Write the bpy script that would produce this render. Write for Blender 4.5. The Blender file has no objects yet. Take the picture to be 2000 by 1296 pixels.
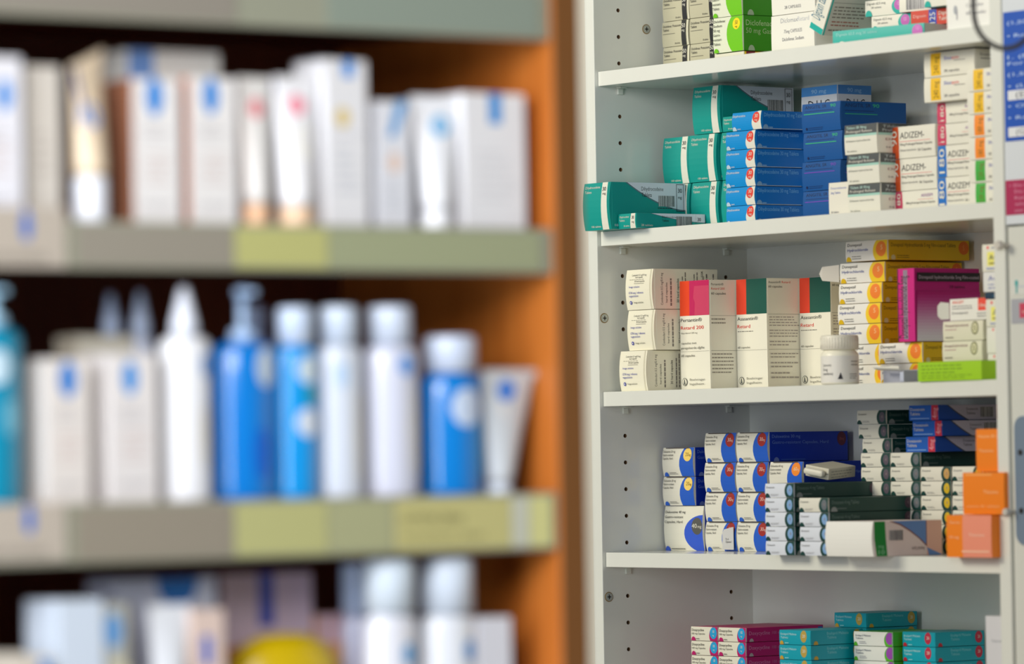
import bpy, bmesh, math, random
from mathutils import Vector, Matrix
random.seed(7)
MM = 0.001
C = bpy.context.scene.collection
S = bpy.context.scene

# ------------------------------------------------------------------ camera (all lengths in mm, scaled by MM)
CF, CYAW, CPIT, CROL = 9315.24, 0.9359, 0.0249, -0.0160
CP = Vector((4536.67, -3470.75, 240.09))
FW = Vector((-math.sin(CYAW)*math.cos(CPIT), math.cos(CYAW)*math.cos(CPIT), math.sin(CPIT)))
RT0 = Vector((math.cos(CYAW), math.sin(CYAW), 0)); UP0 = RT0.cross(FW)
RT = RT0*math.cos(CROL) + UP0*math.sin(CROL); UP = -RT0*math.sin(CROL) + UP0*math.cos(CROL)
cam = bpy.data.cameras.new('camera'); camo = bpy.data.objects.new('camera', cam); C.objects.link(camo)
camo.matrix_world = Matrix(((RT.x, UP.x, -FW.x, CP.x*MM), (RT.y, UP.y, -FW.y, CP.y*MM), (RT.z, UP.z, -FW.z, CP.z*MM), (0, 0, 0, 1)))
cam.sensor_width = 36; cam.sensor_fit = 'HORIZONTAL'; cam.lens = CF/2000*36
cam.clip_start = 0.05; cam.clip_end = 60
cam.dof.use_dof = True; cam.dof.focus_distance = 5.66; cam.dof.aperture_fstop = 3.9
S.camera = camo

# ------------------------------------------------------------------ view, world, lamps
S.view_settings.view_transform = 'Standard'; S.view_settings.look = 'None'
S.view_settings.gamma = 1; S.view_settings.exposure = 0.12
w = bpy.data.worlds.new('world'); S.world = w; w.use_nodes = True
w.node_tree.nodes['Background'].inputs[0].default_value = (0.80, 0.90, 1.0, 1)
w.node_tree.nodes['Background'].inputs[1].default_value = 0.17
def area(name, loc, target, sx, sy, power, col):
    l = bpy.data.lights.new(name, 'AREA'); l.shape = 'RECTANGLE'; l.size = sx; l.size_y = sy; l.energy = power; l.color = col
    o = bpy.data.objects.new(name, l); C.objects.link(o); o.location = loc
    o.rotation_euler = (Vector(target)-Vector(loc)).to_track_quat('-Z', 'Y').to_euler(); return o
area('ceiling_and_fill_light', (-0.5, -2.5, 1.5), (0.1, 0.1, 0.2), 1.3, 0.8, 48, (1.0, 0.92, 0.74))
area('ceiling_and_fill_light', (2.75, -2.9, 1.05), (1.5, -1.8, 0.3), 1.2, 0.9, 38, (1.0, 0.97, 0.94))  # fill light added to brighten the wooden shelving, no ceiling fitting
area('window_light', (2.55, -4.9, 0.45), (1.2, -1.2, 0.25), 1.9, 2.0, 98, (0.87, 0.93, 1.0))

# ------------------------------------------------------------------ picture <-> place helpers
def solve(px, axis, P):
    """coordinate along axis (0 or 1) that puts point P at picture column px"""
    d = Vector(P) - CP; d[axis] = 0; d[axis] -= CP[axis]
    k = px-1000; e = Vector((0, 0, 0)); e[axis] = 1
    return -(CF*d.dot(RT) - k*d.dot(FW)) / (CF*e.dot(RT) - k*e.dot(FW))
def SX(px, Y, z): return solve(px, 0, (0, Y, z))
def SY(px, X, z): return solve(px, 1, (X, 0, z))
def SZ(py, X, Y):
    d = Vector((X, Y, 0)) - CP; k = 648-py
    return -(CF*d.dot(UP) - k*d.dot(FW)) / (CF*UP.z - k*FW.z)

# ------------------------------------------------------------------ materials
def lin(c): return tuple((x/255/12.92 if x/255 <= .04045 else ((x/255+.055)/1.055)**2.4) for x in c)
MATS = {}
def mat(col, rough=.42, metal=0, spec=.5, trans=0, noise=0, coat=0):
    key = (tuple(col), rough, metal, spec, trans, noise, coat)
    if key in MATS: return MATS[key]
    m = bpy.data.materials.new('paint_%d_%d_%d' % tuple(col)); m.use_nodes = True
    nt = m.node_tree; b = nt.nodes['Principled BSDF']
    L = lin(col)
    b.inputs['Base Color'].default_value = (*L, 1); b.inputs['Roughness'].default_value = rough
    b.inputs['Metallic'].default_value = metal; b.inputs['Specular IOR Level'].default_value = spec
    b.inputs['Transmission Weight'].default_value = trans; b.inputs['Coat Weight'].default_value = coat
    if noise:
        tc = nt.nodes.new('ShaderNodeTexCoord'); n = nt.nodes.new('ShaderNodeTexNoise'); n.inputs['Scale'].default_value = 60
        n.inputs['Detail'].default_value = 4
        r = nt.nodes.new('ShaderNodeValToRGB'); r.color_ramp.elements[0].color = (*[x*(1-noise) for x in L], 1); r.color_ramp.elements[1].color = (*[min(1, x*(1+noise)) for x in L], 1)
        nt.links.new(tc.outputs['Object'], n.inputs[0]); nt.links.new(n.outputs['Fac'], r.inputs[0]); nt.links.new(r.outputs[0], b.inputs['Base Color'])
    MATS[key] = m; return m
def wood(name, c1, c2, rough=.45):
    m = bpy.data.materials.new(name); m.use_nodes = True; nt = m.node_tree; b = nt.nodes['Principled BSDF']
    tc = nt.nodes.new('ShaderNodeTexCoord'); mp = nt.nodes.new('ShaderNodeMapping'); mp.inputs['Scale'].default_value = (40, 40, 3)
    n = nt.nodes.new('ShaderNodeTexNoise'); n.inputs['Scale'].default_value = 2.0; n.inputs['Detail'].default_value = 6
    r = nt.nodes.new('ShaderNodeValToRGB'); r.color_ramp.elements[0].color = (*lin(c1), 1); r.color_ramp.elements[1].color = (*lin(c2), 1)
    r.color_ramp.elements[0].position = .35; r.color_ramp.elements[1].position = .65
    nt.links.new(tc.outputs['Object'], mp.inputs[0]); nt.links.new(mp.outputs[0], n.inputs[0]); nt.links.new(n.outputs['Fac'], r.inputs[0]); nt.links.new(r.outputs[0], b.inputs['Base Color'])
    b.inputs['Roughness'].default_value = rough; return m
LAM = mat((226, 228, 220), .16, noise=.015)          # glossy white laminate
WOOD = wood('orange_brown_wood', (184, 102, 36), (200, 116, 46))
SHADED = wood('shaded_brown_wood', (104, 50, 28), (120, 58, 32), .6)  # shade inside the wooden shelving is put into this darker colour

# ------------------------------------------------------------------ mesh helpers
def mesh_obj(name, verts, faces, mats, mi=None, parent=None, smooth=False):
    me = bpy.data.meshes.new(name); me.from_pydata([tuple(Vector(v)*MM) for v in verts], [], faces)
    for m in mats: me.materials.append(m)
    if mi: me.polygons.foreach_set('material_index', mi)
    if smooth: me.polygons.foreach_set('use_smooth', [True]*len(me.polygons))
    me.update()
    o = bpy.data.objects.new(name, me); C.objects.link(o)
    if parent: o.parent = parent
    return o
class MB:
    def __init__(s): s.v = []; s.f = []; s.m = []; s.mats = []
    def mi(s, m):
        if m not in s.mats: s.mats.append(m)
        return s.mats.index(m)
    def poly(s, pts, m):
        n = len(s.v); s.v += [tuple(p) for p in pts]; s.f.append(tuple(range(n, n+len(pts)))); s.m.append(s.mi(m))
    def quads(s, vs, fs, m):
        n = len(s.v); s.v += [tuple(p) for p in vs]; s.f += [tuple(i+n for i in f) for f in fs]; s.m += [s.mi(m)]*len(fs)
    def box(s, a, b, m, bev=0):
        (x0, y0, z0), (x1, y1, z1) = a, b
        bev = min(bev, (x1-x0)*.45, (y1-y0)*.45, (z1-z0)*.45)
        if bev <= 0:
            s.quads([(x, y, z) for x in (x0, x1) for y in (y0, y1) for z in (z0, z1)],
                    [(0, 1, 3, 2), (4, 6, 7, 5), (0, 4, 5, 1), (2, 3, 7, 6), (0, 2, 6, 4), (1, 5, 7, 3)], m); return
        bm = bmesh.new(); bmesh.ops.create_cube(bm, size=1)
        for v in bm.verts: v.co = Vector(((x0+x1)/2+v.co.x*(x1-x0), (y0+y1)/2+v.co.y*(y1-y0), (z0+z1)/2+v.co.z*(z1-z0)))
        bmesh.ops.bevel(bm, geom=bm.edges[:], offset=bev, segments=2, profile=.5, affect='EDGES')
        s.bm(bm, m)
    def bm(s, bm, m):
        bm.verts.index_update(); s.quads([v.co[:] for v in bm.verts], [[v.index for v in f.verts] for f in bm.faces], m); bm.free()
    def lathe(s, prof, m, c=(0, 0), sx=1, sy=1, n=28, rz=0):
        vs = []; fs = []
        for r, z in prof:
            for i in range(n):
                a = 2*math.pi*i/n; x, y = r*math.cos(a)*sx, r*math.sin(a)*sy
                vs.append((c[0]+x*math.cos(rz)-y*math.sin(rz), c[1]+x*math.sin(rz)+y*math.cos(rz), z))
        for j in range(len(prof)-1):
            for i in range(n):
                fs.append((j*n+i, j*n+(i+1) % n, (j+1)*n+(i+1) % n, (j+1)*n+i))
        fs.append(tuple(range(n))[::-1]); fs.append(tuple((len(prof)-1)*n+i for i in range(n)))
        s.quads(vs, fs, m)
    def tube(s, pts, r, m, n=10):
        vs = []; fs = []
        for k, p in enumerate(pts):
            p = Vector(p); t = (Vector(pts[min(k+1, len(pts)-1)])-Vector(pts[max(k-1, 0)])).normalized()
            a = t.cross(Vector((0, 0, 1)));
            if a.length < .1: a = t.cross(Vector((0, 1, 0)))
            a.normalize(); b = t.cross(a)
            for i in range(n):
                q = 2*math.pi*i/n; vs.append(p+a*math.cos(q)*r+b*math.sin(q)*r)
        for k in range(len(pts)-1):
            for i in range(n): fs.append((k*n+i, k*n+(i+1) % n, (k+1)*n+(i+1) % n, (k+1)*n+i))
        fs += [tuple(range(n)), tuple((len(pts)-1)*n+i for i in range(n))[::-1]]
        s.quads(vs, fs, m)
    def mesh(s, name, smooth=False):
        me = bpy.data.meshes.new(name); me.from_pydata([tuple(Vector(v)*MM) for v in s.v], [], s.f)
        for m in s.mats: me.materials.append(m)
        me.polygons.foreach_set('material_index', s.m)
        if smooth:
            me.polygons.foreach_set('use_smooth', [len(p.vertices) <= 4 for p in me.polygons])
        me.update(); return me
    def build(s, name, parent=None, smooth=False, loc=None):
        o = bpy.data.objects.new(name, s.mesh(name, smooth)); C.objects.link(o)
        if parent: o.parent = parent
        if loc: o.location = Vector(loc)*MM
        return o
def tag(o, label, cat=None, group=None, kind=None):
    if label:
        n = len(label.split())
        if not 4 <= n <= 16: print('LABEL', n, label)
        o['label'] = label
    if cat: o['category'] = cat
    if group: o['group'] = group
    if kind: o['kind'] = kind
    return o
def empty(name, loc, rz=0):
    o = bpy.data.objects.new(name, None); C.objects.link(o); o.location = Vector(loc)*MM; o.rotation_euler = (0, 0, rz)
    o.empty_display_size = .02; return o

# lettering: text curves turned into flat triangles, cached
GL = {}
def glyphs(txt):
    if txt in GL: return GL[txt]
    cu = bpy.data.curves.new('t', 'FONT'); cu.body = txt; cu.size = 1; cu.resolution_u = 2
    o = bpy.data.objects.new('t', cu); C.objects.link(o)
    dg = bpy.context.evaluated_depsgraph_get(); me = bpy.data.meshes.new_from_object(o.evaluated_get(dg))
    vs = [(v.co.x, v.co.y) for v in me.vertices]; fs = [tuple(p.vertices) for p in me.polygons]
    bpy.data.objects.remove(o); bpy.data.curves.remove(cu); bpy.data.meshes.remove(me)
    x0 = min(v[0] for v in vs); x1 = max(v[0] for v in vs)
    GL[txt] = ([(x-x0, y) for x, y in vs], fs, x1-x0); return GL[txt]

def clip(poly, lo, hi, ax):
    for val, sgn in ((lo, 1), (hi, -1)):
        out = []
        for i in range(len(poly)):
            a, b = poly[i-1], poly[i]; da, db = (a[ax]-val)*sgn, (b[ax]-val)*sgn
            if (da >= 0) != (db >= 0):
                t = da/(da-db); out.append((a[0]+(b[0]-a[0])*t, a[1]+(b[1]-a[1])*t))
            if db >= 0: out.append(b)
        poly = out
        if len(poly) < 3: return []
    return poly
INK = (45, 45, 50)
LAYER = .10
def prints(mb, ops, W, H, place, strips=1, seed=1):
    """ops drawn on a W x H mm face; place(u, v, lift) gives the point"""
    rnd = random.Random(seed); lay = 1
    def put(poly, col):
        nonlocal lay
        poly = clip(clip(poly, 0, W, 0), 0, H, 1)
        if not poly: return
        for k in range(strips):
            p = clip(poly, H*k/strips, H*(k+1)/strips, 1)
            if len(p) >= 3: mb.poly([place(u, v, LAYER*lay) for u, v in p], mat(col))
    for op in ops:
        k = op[0]
        if k == 'r': _, a, b, c, d, col = op; put([(a*W, b*H), (c*W, b*H), (c*W, d*H), (a*W, d*H)], col)
        elif k == 'p': put([(a*W, b*H) for a, b in op[1]], op[2])
        elif k == 'e':
            _, a, b, ru, rv, col = op
            put([(a*W+ru*H*math.cos(t*math.pi/16), b*H+rv*H*math.sin(t*math.pi/16)) for t in range(32)], col)
        elif k == 't':                       # ('t', u, v, height, text, colour, fit width, rotate)
            _, a, b, h, txt, col = op[:6]; fit = op[6] if len(op) > 6 else None; rot = op[7] if len(op) > 7 else 0
            vs, fs, tw = glyphs(txt); sc = h*H/.70; sx = sc
            if fit: sx = fit*(H if rot else W)/tw
            cr, sr = math.cos(math.radians(rot)), math.sin(math.radians(rot))
            P = [place(a*W+x*sx*cr-y*sc*sr, b*H+x*sx*sr+y*sc*cr, LAYER*lay) for x, y in vs]
            mb.quads(P, fs, mat(col))
        elif k == 'm':                       # small print, n rows of word-sized marks
            _, a, b, c, d, n, col = op[:7]; rot = len(op) > 7
            for i in range(n):
                if rot:
                    u = a+(c-a)*(i+.2)/n; t = b; end = d-(d-b)*.35*rnd.random()
                    while t < end:
                        l = (d-b)*(.05+.1*rnd.random()); put([(u*W, t*H), ((u+(c-a)/n*.34)*W, t*H), ((u+(c-a)/n*.34)*W, min(t+l, d)*H), (u*W, min(t+l, d)*H)], col); t += l+(d-b)*.02
                else:
                    v = d-(d-b)*(i+.7)/n; hh = (d-b)/n*.32; t = a; end = c-(c-a)*.35*rnd.random()
                    while t < end:
                        l = (c-a)*(.05+.10*rnd.random()); put([(t*W, v*H), (min(t+l, c)*W, v*H), (min(t+l, c)*W, (v+hh)*H), (t*W, (v+hh)*H)], col); t += l+(c-a)*.03
        elif k == 'b':                       # bar code
            _, a, b, c, d = op; t = a; put([(a*W, b*H), (c*W, b*H), (c*W, d*H), (a*W, d*H)], (228, 228, 228)); lay += 1
            while t < c-.005:
                l = (c-a)*rnd.choice((.018, .03, .045)); put([(t*W, b*H), (min(t+l, c)*W, b*H), (min(t+l, c)*W, d*H), (t*W, d*H)], INK); t += l+(c-a)*rnd.choice((.02, .03))
        lay += 1

# ------------------------------------------------------------------ cartons
TYPES = {}
def carton(key, w, d, h, col, front=(), side=(), bulge=1.6, sidecol=None, top=(), back=()):
    """one closed carton: body mesh (origin at front-left bottom corner) and a tucked end flap across its front"""
    body = MB(); c0 = mat(col); cs = mat(sidecol or col)
    body.box((0, .8, .15), (w, d, h-.15), cs, .5)
    body.box((.4, d-9, h-.5), (w-.4, d-8.6, h-.12), mat((90, 88, 84)))              # seam of the back tuck
    prints(body, side, d-1, h-.6, lambda u, v, l: (w+l*.7, .9+u, .3+v), 1, hash(len(key)))
    if top: prints(body, top, w, d-1, lambda u, v, l: (u, .9+v, h-.15+l*.7), 1, 3)
    fl = MB(); N = 8
    def bf(v): t = 2*max(0, min(h, v))/h-1; return bulge*(1-t*t)
    vs = []; fs = []
    for i in range(N+1):
        z = .2+(h-.4)*i/N
        for x in (.25, w-.25): vs.append((x, -.1-bf(z), z))
        for x in (w-.25, .25): vs.append((x, .8, z))
    for i in range(N):
        for j in range(4): fs.append((i*4+j, i*4+(j+1) % 4, i*4+4+(j+1) % 4, i*4+4+j))
    fs += [(3, 2, 1, 0), tuple(N*4+j for j in range(4))]
    fl.quads(vs, fs, c0)
    prints(fl, front, w-.6, h-.5, lambda u, v, l: (.3+u, -.1-bf(v+.25)-l, .25+v), N, len(key))
    TYPES[key] = (body.mesh('medicine_carton'), fl.mesh('end_flap'), w, d, h)
def put(key, X, Y, z, label, group, rz=0, rx=0, ry=0, cat='medicine box', name='medicine_carton'):
    bm_, fm, w, d, h = TYPES[key]
    o = bpy.data.objects.new(name, bm_); C.objects.link(o); o.location = Vector((X, Y, z))*MM; o.rotation_euler = (rx, ry, rz)
    tag(o, label, cat, group)
    f = bpy.data.objects.new('end_flap', fm); C.objects.link(f); f.parent = o
    return o
ORD = ['bottom', 'second from bottom', 'third from bottom', 'fourth from bottom', 'fifth from bottom', 'sixth from bottom', 'seventh from bottom', 'eighth from bottom']
def stack(key, Y, z0, pxs, desc, where, group, jit=.4, lo=-9, hi=9999, hidden=0):
    """pxs: picture column of each carton's front left edge, bottom first"""
    w, d, h = TYPES[key][2:]; z = z0; n = len(pxs)
    for i, px in enumerate(pxs):
        yy = Y+random.uniform(-.5, .5)
        X = min(max(SX(px, yy, z), lo), hi)
        if n == 1: lab = '%s, %s' % (desc, where)
        elif i < hidden: lab = '%s, low in %s' % (desc, where)
        elif i == n-1: lab = '%s, top of %s' % (desc, where)
        elif hidden or i >= n//2+1:
            lab = '%s, %s from top of %s' % (desc, ['', 'second', 'third', 'fourth', 'fifth', 'sixth'][n-1-i], where)
        else: lab = '%s, %s of %s' % (desc, ORD[i], where)
        put(key, X, yy, z, lab, group, rz=math.radians(random.uniform(-jit, jit)))
        z += h+.25
    return z

ZB = 99.33; TH = 17.5                                # underside of the lowest shelf in full view; board thickness
ST = [ZB+TH+192*i for i in range(-1, 4)]             # tops: ST[0] bottom row of stock ... ST[4] top row
S5, S4, S3, S2, S1 = ST
WC, DC = 704, 232

# ------------------------------------------------------------------ room
FZ = -1260
fl = MB(); fl.box((-2500, -5000, FZ-20), (6500, 600, FZ), mat((150, 140, 125), .5, noise=.1)); tag(fl.build('floor'), None, kind='structure')
wb = MB(); wb.box((-2500, 260, FZ), (6500, 300, 1700), mat((214, 210, 198), .8, noise=.02)); tag(wb.build('wall_back'), None, kind='structure')

# ------------------------------------------------------------------ white cabinet
cab = empty('shelving_cabinet', (0, 0, FZ)); tag(cab, 'white laminate open shelving cabinet packed with medicine boxes', 'cabinet')
HC = 2200
def local(p): return (p[0], p[1], p[2]-FZ)
chip = mat((120, 92, 60), .9)
pan = MB(); pan.box((-18, 0, 0), (0, DC, HC), LAM, .8); chipi = pan.mi(chip)
po = pan.build('side_panel', cab)
cut = MB(); cut.mi(LAM)
for k in range(-6, 36):
    for yy in (37.4, 197):
        z = (24-k)*32-FZ
        vs = [(x, yy+2.5*math.cos(a*math.pi/8), z+2.5*math.sin(a*math.pi/8)) for x in (-12, 3) for a in range(16)]
        fs = [tuple(range(16))[::-1], tuple(range(16, 32))]+[(i, (i+1) % 16, 16+(i+1) % 16, 16+i) for i in range(16)]
        cut.quads(vs, fs, chip)
co = cut.build('cutter'); co.parent = cab
md = po.modifiers.new('holes', 'BOOLEAN'); md.object = co; md.operation = 'DIFFERENCE'; md.solver = 'EXACT'
dg = bpy.context.evaluated_depsgraph_get(); me = bpy.data.meshes.new_from_object(po.evaluated_get(dg))
po.modifiers.clear(); po.data = me; bpy.data.objects.remove(co)
m = MB(); m.box((WC, 0, 0), (WC+18, DC, HC), LAM, .8); m.build('side_panel', cab)
m = MB(); m.box((-12, DC-1, 0), (WC+12, DC+6, HC), LAM); m.build('back_panel', cab)
m = MB(); m.box((-18, 0, HC), (WC+18, DC+6, HC+18), LAM, .8); m.build('top_panel', cab)
clear = mat((222, 226, 214), .2)
for i in range(-5, 5):
    z = ZB+192*i-FZ
    m = MB(); m.box((.4, 5, z), (WC-.4, DC-1, z+TH), LAM, .7); s = m.build('shelf_board', cab)
    for x, sg in ((0, 1), (WC, -1)):
        for yy in (37.4, 197):
            p = MB(); p.box((min(x, x+sg*9), yy-5, z-1.7), (max(x, x+sg*9), yy+5, z-.1), clear, .4)
            p.box((min(x, x+sg*3), yy-4, z-9), (max(x, x+sg*3), yy+4, z-1.7), clear, .8)
            p.build('shelf_peg', s)
steel = mat((178, 184, 178), .35, metal=.3); brown = mat((150, 125, 80), .6); blk = mat((20, 20, 25), .6)
def wallscrew(px, py):
    Y = 100
    for _ in range(6):
        z = SZ(py, 0, Y); Y = SY(px, 0, z)
    z -= FZ; m = MB()
    def disc(r, x0, x1, mm):
        vs = [(x, Y+r*math.cos(a*math.pi/10), z+r*math.sin(a*math.pi/10)) for x in (x0, x1) for a in range(20)]
        m.quads(vs, [tuple(range(20, 40))]+[(i, (i+1) % 20, 20+(i+1) % 20, 20+i) for i in range(20)], mm)
    disc(6, 0, .5, brown); disc(4.9, .5, 1.1, steel)
    m.box((1.1, Y-2.6, z-.6), (1.3, Y+2.6, z+.6), blk); m.box((1.1, Y-.6, z-2.6), (1.3, Y+.6, z+2.6), blk)
    m.build('cam_screw', cab)
for p in ((1262, 57), (1180, 621), (1189, 1165)): wallscrew(*p)

# ------------------------------------------------------------------ carton designs (front = end flap, side = long face)
TL = (0, 152, 142); WH = (228, 226, 212); GRY = (226, 230, 238); BK = (35, 35, 40); RED = (225, 62, 45)
def swoosh(x0, x1, y1, n=10, top=1.0):
    pts = [(x0+(x1-x0)*i/n, y1+(top-y1)*(1-i/n)**1.7) for i in range(n+1)]
    return pts+[(x1, top)]
def teal_side(w28=False):
    s = [('p', swoosh(.185, 1, .40), (95, 120, 130)), ('p', swoosh(.21, 1, .43), GRY)]
    if w28: return s+[('t', .36, .70, .15, 'Dihydrocodeine', BK, .21), ('t', .36, .45, .15, 'Tablets', BK, .10), ('b', .57, .18, .80, .82), ('r', .86, .05, .861, .95, BK), ('t', .885, .52, .24, '30', BK, .05), ('t', .885, .2, .18, 'mg', BK, .05), ('t', .05, .12, .14, '28 tablets', WH, .17)]
    return s+[('t', .40, .83, .085, 'Dihydrocodeine', BK, .30), ('t', .40, .70, .085, 'Tablets', BK, .14), ('b', .63, .50, .85, .73), ('m', .62, .44, .86, .49, 1, BK),
              ('p', [(.875, .4), (.88, .4), (.88, .98), (.875, .98)], BK), ('r', .875, .97, .975, .98, BK), ('r', .97, .4, .975, .98, BK), ('r', .875, .4, .975, .41, BK),
              ('t', .895, .80, .09, '30', BK, .055), ('t', .895, .67, .065, 'mg', BK, .05), ('t', .03, .06, .05, '100', GRY, .07)]
carton('teal', 52, 112, 56.6, TL, side=teal_side(), bulge=3.2, front=[
    ('p', [(.68, 0), (.92, 0), (.90, 1), (.70, 1)], WH), ('r', .955, 0, .965, 1, (0, 110, 105)),
    ('t', .07, .88, .055, 'Dihydrocodeine', WH, .56), ('t', .07, .78, .055, 'Tablets', WH, .25), ('t', .28, .05, .042, '100 tablets', WH, .36),
    ('t', .73, .82, .085, '30', BK, .13), ('t', .75, .74, .05, 'mg', BK, .12)])
carton('teal_flat', 35, 103, 18, TL, side=teal_side(True), bulge=1, front=[
    ('p', [(.66, 0), (.95, 0), (.93, 1), (.70, 1)], WH), ('t', .07, .72, .14, 'Dihydrocodeine', WH, .52), ('t', .07, .48, .14, 'Tablets', WH, .3), ('t', .3, .12, .11, '28 tablets', WH, .32),
    ('t', .76, .62, .22, '30', BK, .12), ('t', .77, .36, .14, 'mg', BK, .12)])
LB = (0, 142, 214)
carton('blue28', 54, 76, 21.6, LB, bulge=1.8, sidecol=(0, 112, 190), front=[  # darker side blue has the shade of that face painted in
    ('e', 1.06, .30, .95, .78, WH), ('e', .84, .66, .30, .30, RED), ('t', .79, .64, .20, '30', WH, .11), ('t', .795, .45, .13, 'mg', WH, .1),
    ('t', .03, .74, .13, 'Dihydrocodeine', WH, .44), ('e', .08, .0, .18, .22, (190, 210, 225)), ('t', .17, .05, .09, 'actavis', WH, .12)],
    side=[('t', .03, .68, .22, 'Dihydrocodeine 30 mg Tablets', (120, 185, 225), .82), ('e', .06, .0, .2, .25, (130, 170, 200)), ('r', .12, .05, .2, .12, (120, 170, 210)), ('r', .0, .0, .9, .03, (190, 200, 200))])
AB = (6, 80, 148)
def angitil(col): return dict(bulge=1.2, front=[
    ('t', .08, .82, .11, 'ANGITIL SR', (20, 30, 60), .56), ('t', .74, .82, .11, '90', col, .14), ('r', .08, .72, .8, .74, (20, 50, 110)), ('r', .06, .62, .86, .645, col),
    ('e', .12, .12, .05, .05, (10, 30, 80)), ('m', .17, .06, .55, .18, 2, (15, 45, 100))],
    side=[('t', .05, .80, .13, 'ANGITIL SR', (18, 26, 60), .40), ('t', .48, .80, .13, '90', col, .10), ('r', .05, .66, .5, .68, (15, 40, 100)), ('r', .05, .55, .55, .57, col)])
carton('angitil_green', 69, 99, 33.6, AB, **angitil((60, 190, 120)))
carton('angitil_purple', 69, 99, 33.6, AB, **angitil((120, 70, 190)))
carton('dhc', 65, 52, 53.4, (218, 222, 226), bulge=.8, front=[('r', 0, .80, 1, 1, (80, 150, 215)), ('t', .28, .85, .09, '90 mg', (170, 210, 240), .42), ('t', .2, .50, .20, 'D.H.C', BK, .6)],
       side=[('r', 0, .80, 1, 1, (70, 135, 200)), ('t', .28, .85, .09, '90 mg', (150, 195, 230), .42), ('t', .25, .50, .20, 'D.H.C', BK, .55)])
carton('cream_small', 35, 60, 38, (232, 228, 214), bulge=.5, front=[('t', .10, .80, .07, 'Dexamethasone', (90, 110, 190), .8), ('t', .10, .66, .07, '2mg Tablets', (90, 110, 190), .5), ('t', .1, .08, .06, '50 tablets', (110, 115, 130), .4)])
DG = (78, 82, 84); AQ = (160, 206, 192)
carton('diltiazem', 56, 110, 33.6, WH, bulge=1, front=[('r', 0, .68, 1, 1, DG), ('r', 0, .60, 1, .68, AQ), ('t', .06, .86, .09, 'Tildiem SR 90mg', (190, 225, 215), .62), ('t', .06, .73, .09, 'Prolonged Release', WH, .8),
    ('t', .06, .42, .07, 'Diltiazem hydrochloride', (120, 125, 120), .75), ('t', .07, .08, .06, '56 tablets', (120, 125, 120), .3)],
    side=[('r', 0, .68, 1, 1, DG), ('r', 0, .60, 1, .68, AQ), ('t', .06, .86, .09, 'Tildiem SR', (190, 200, 200), .45), ('t', .06, .73, .09, 'Prolonged Release', (190, 200, 200), .6), ('t', .1, .42, .08, 'Diltiazem', (150, 100, 100), .4), ('t', .1, .16, .06, '56 tablets', (120, 120, 120), .3)])
def adizem(col, num, small=False):
    f = [('p', [(0, 0), (.19, 0), (.20, .4), (.19, .8), (.175, 1), (0, 1)], col)]
    if small: f += [('t', .03, .1, .05, num, WH), ('t', .62, .68, .14, 'ADIZEM', (130, 60, 150), .26), ('r', .55, .55, .9, .565, (220, 110, 110)), ('t', .28, .36, .11, '180mg Prolonged Release Capsules', INK, .66)]
    else: f += [('t', .225, .62, .20, 'ADIZEM-', BK, .54), ('r', .22, .52, .9, .535, (225, 120, 120)), ('t', .225, .40, .075, '%smg Prolonged Release Capsules' % num, INK, .72), ('t', .225, .22, .07, 'Diltiazem hydrochloride', (110, 110, 115), .36), ('t', .62, .20, .08, '56 Capsules', INK, .30)]
    return f+[('t', .115, .40 if len(num) == 2 else .06, .0, num, WH, .5, 90)] if False else f+[('t', .158, .12 if len(num) == 3 else .40, .26, num, WH if len(num) == 2 or small else WH, .78 if len(num) == 3 else .48, 90)]
carton('adizem90', 77, 70, 36.2, WH, bulge=.8, front=adizem((202, 78, 28), '90'))
carton('adizem180blue', 75, 60, 35.3, WH, bulge=.8, front=adizem((28, 112, 196), '180'))
carton('adizem180pink', 75, 60, 23.5, WH, bulge=.6, front=adizem((205, 62, 100), '180', True))
def slozem(col, num): return dict(bulge=.8, front=[('r', .13, .05, .33, .98, col), ('t', .285, .14, .30, num+' mg', (120, 90, 20), .70, 90), ('t', .40, .66, .15, 'Sloz', (50, 70, 180), .15), ('t', .555, .66, .15, 'em', (220, 70, 80), .14), ('r', .60, .60, .82, .62, BK), ('t', .40, .16, .11, '28 capsules', (90, 90, 95), .3)],
    side=[('t', .1, .72, .12, 'Slozem', BK, .3), ('r', .12, .6, .4, .63, BK), ('t', .35, .42, .16, 'Slozem', (190, 60, 80), .5)])
carton('slozem_yellow', 81, 60, 24.7, WH, **slozem((238, 190, 30), '240'))
carton('slozem_orange', 81, 60, 24.7, WH, **slozem((245, 142, 40), '180'))
carton('slozem_green', 81, 60, 24.7, WH, **slozem((60, 170, 60), '120'))
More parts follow.
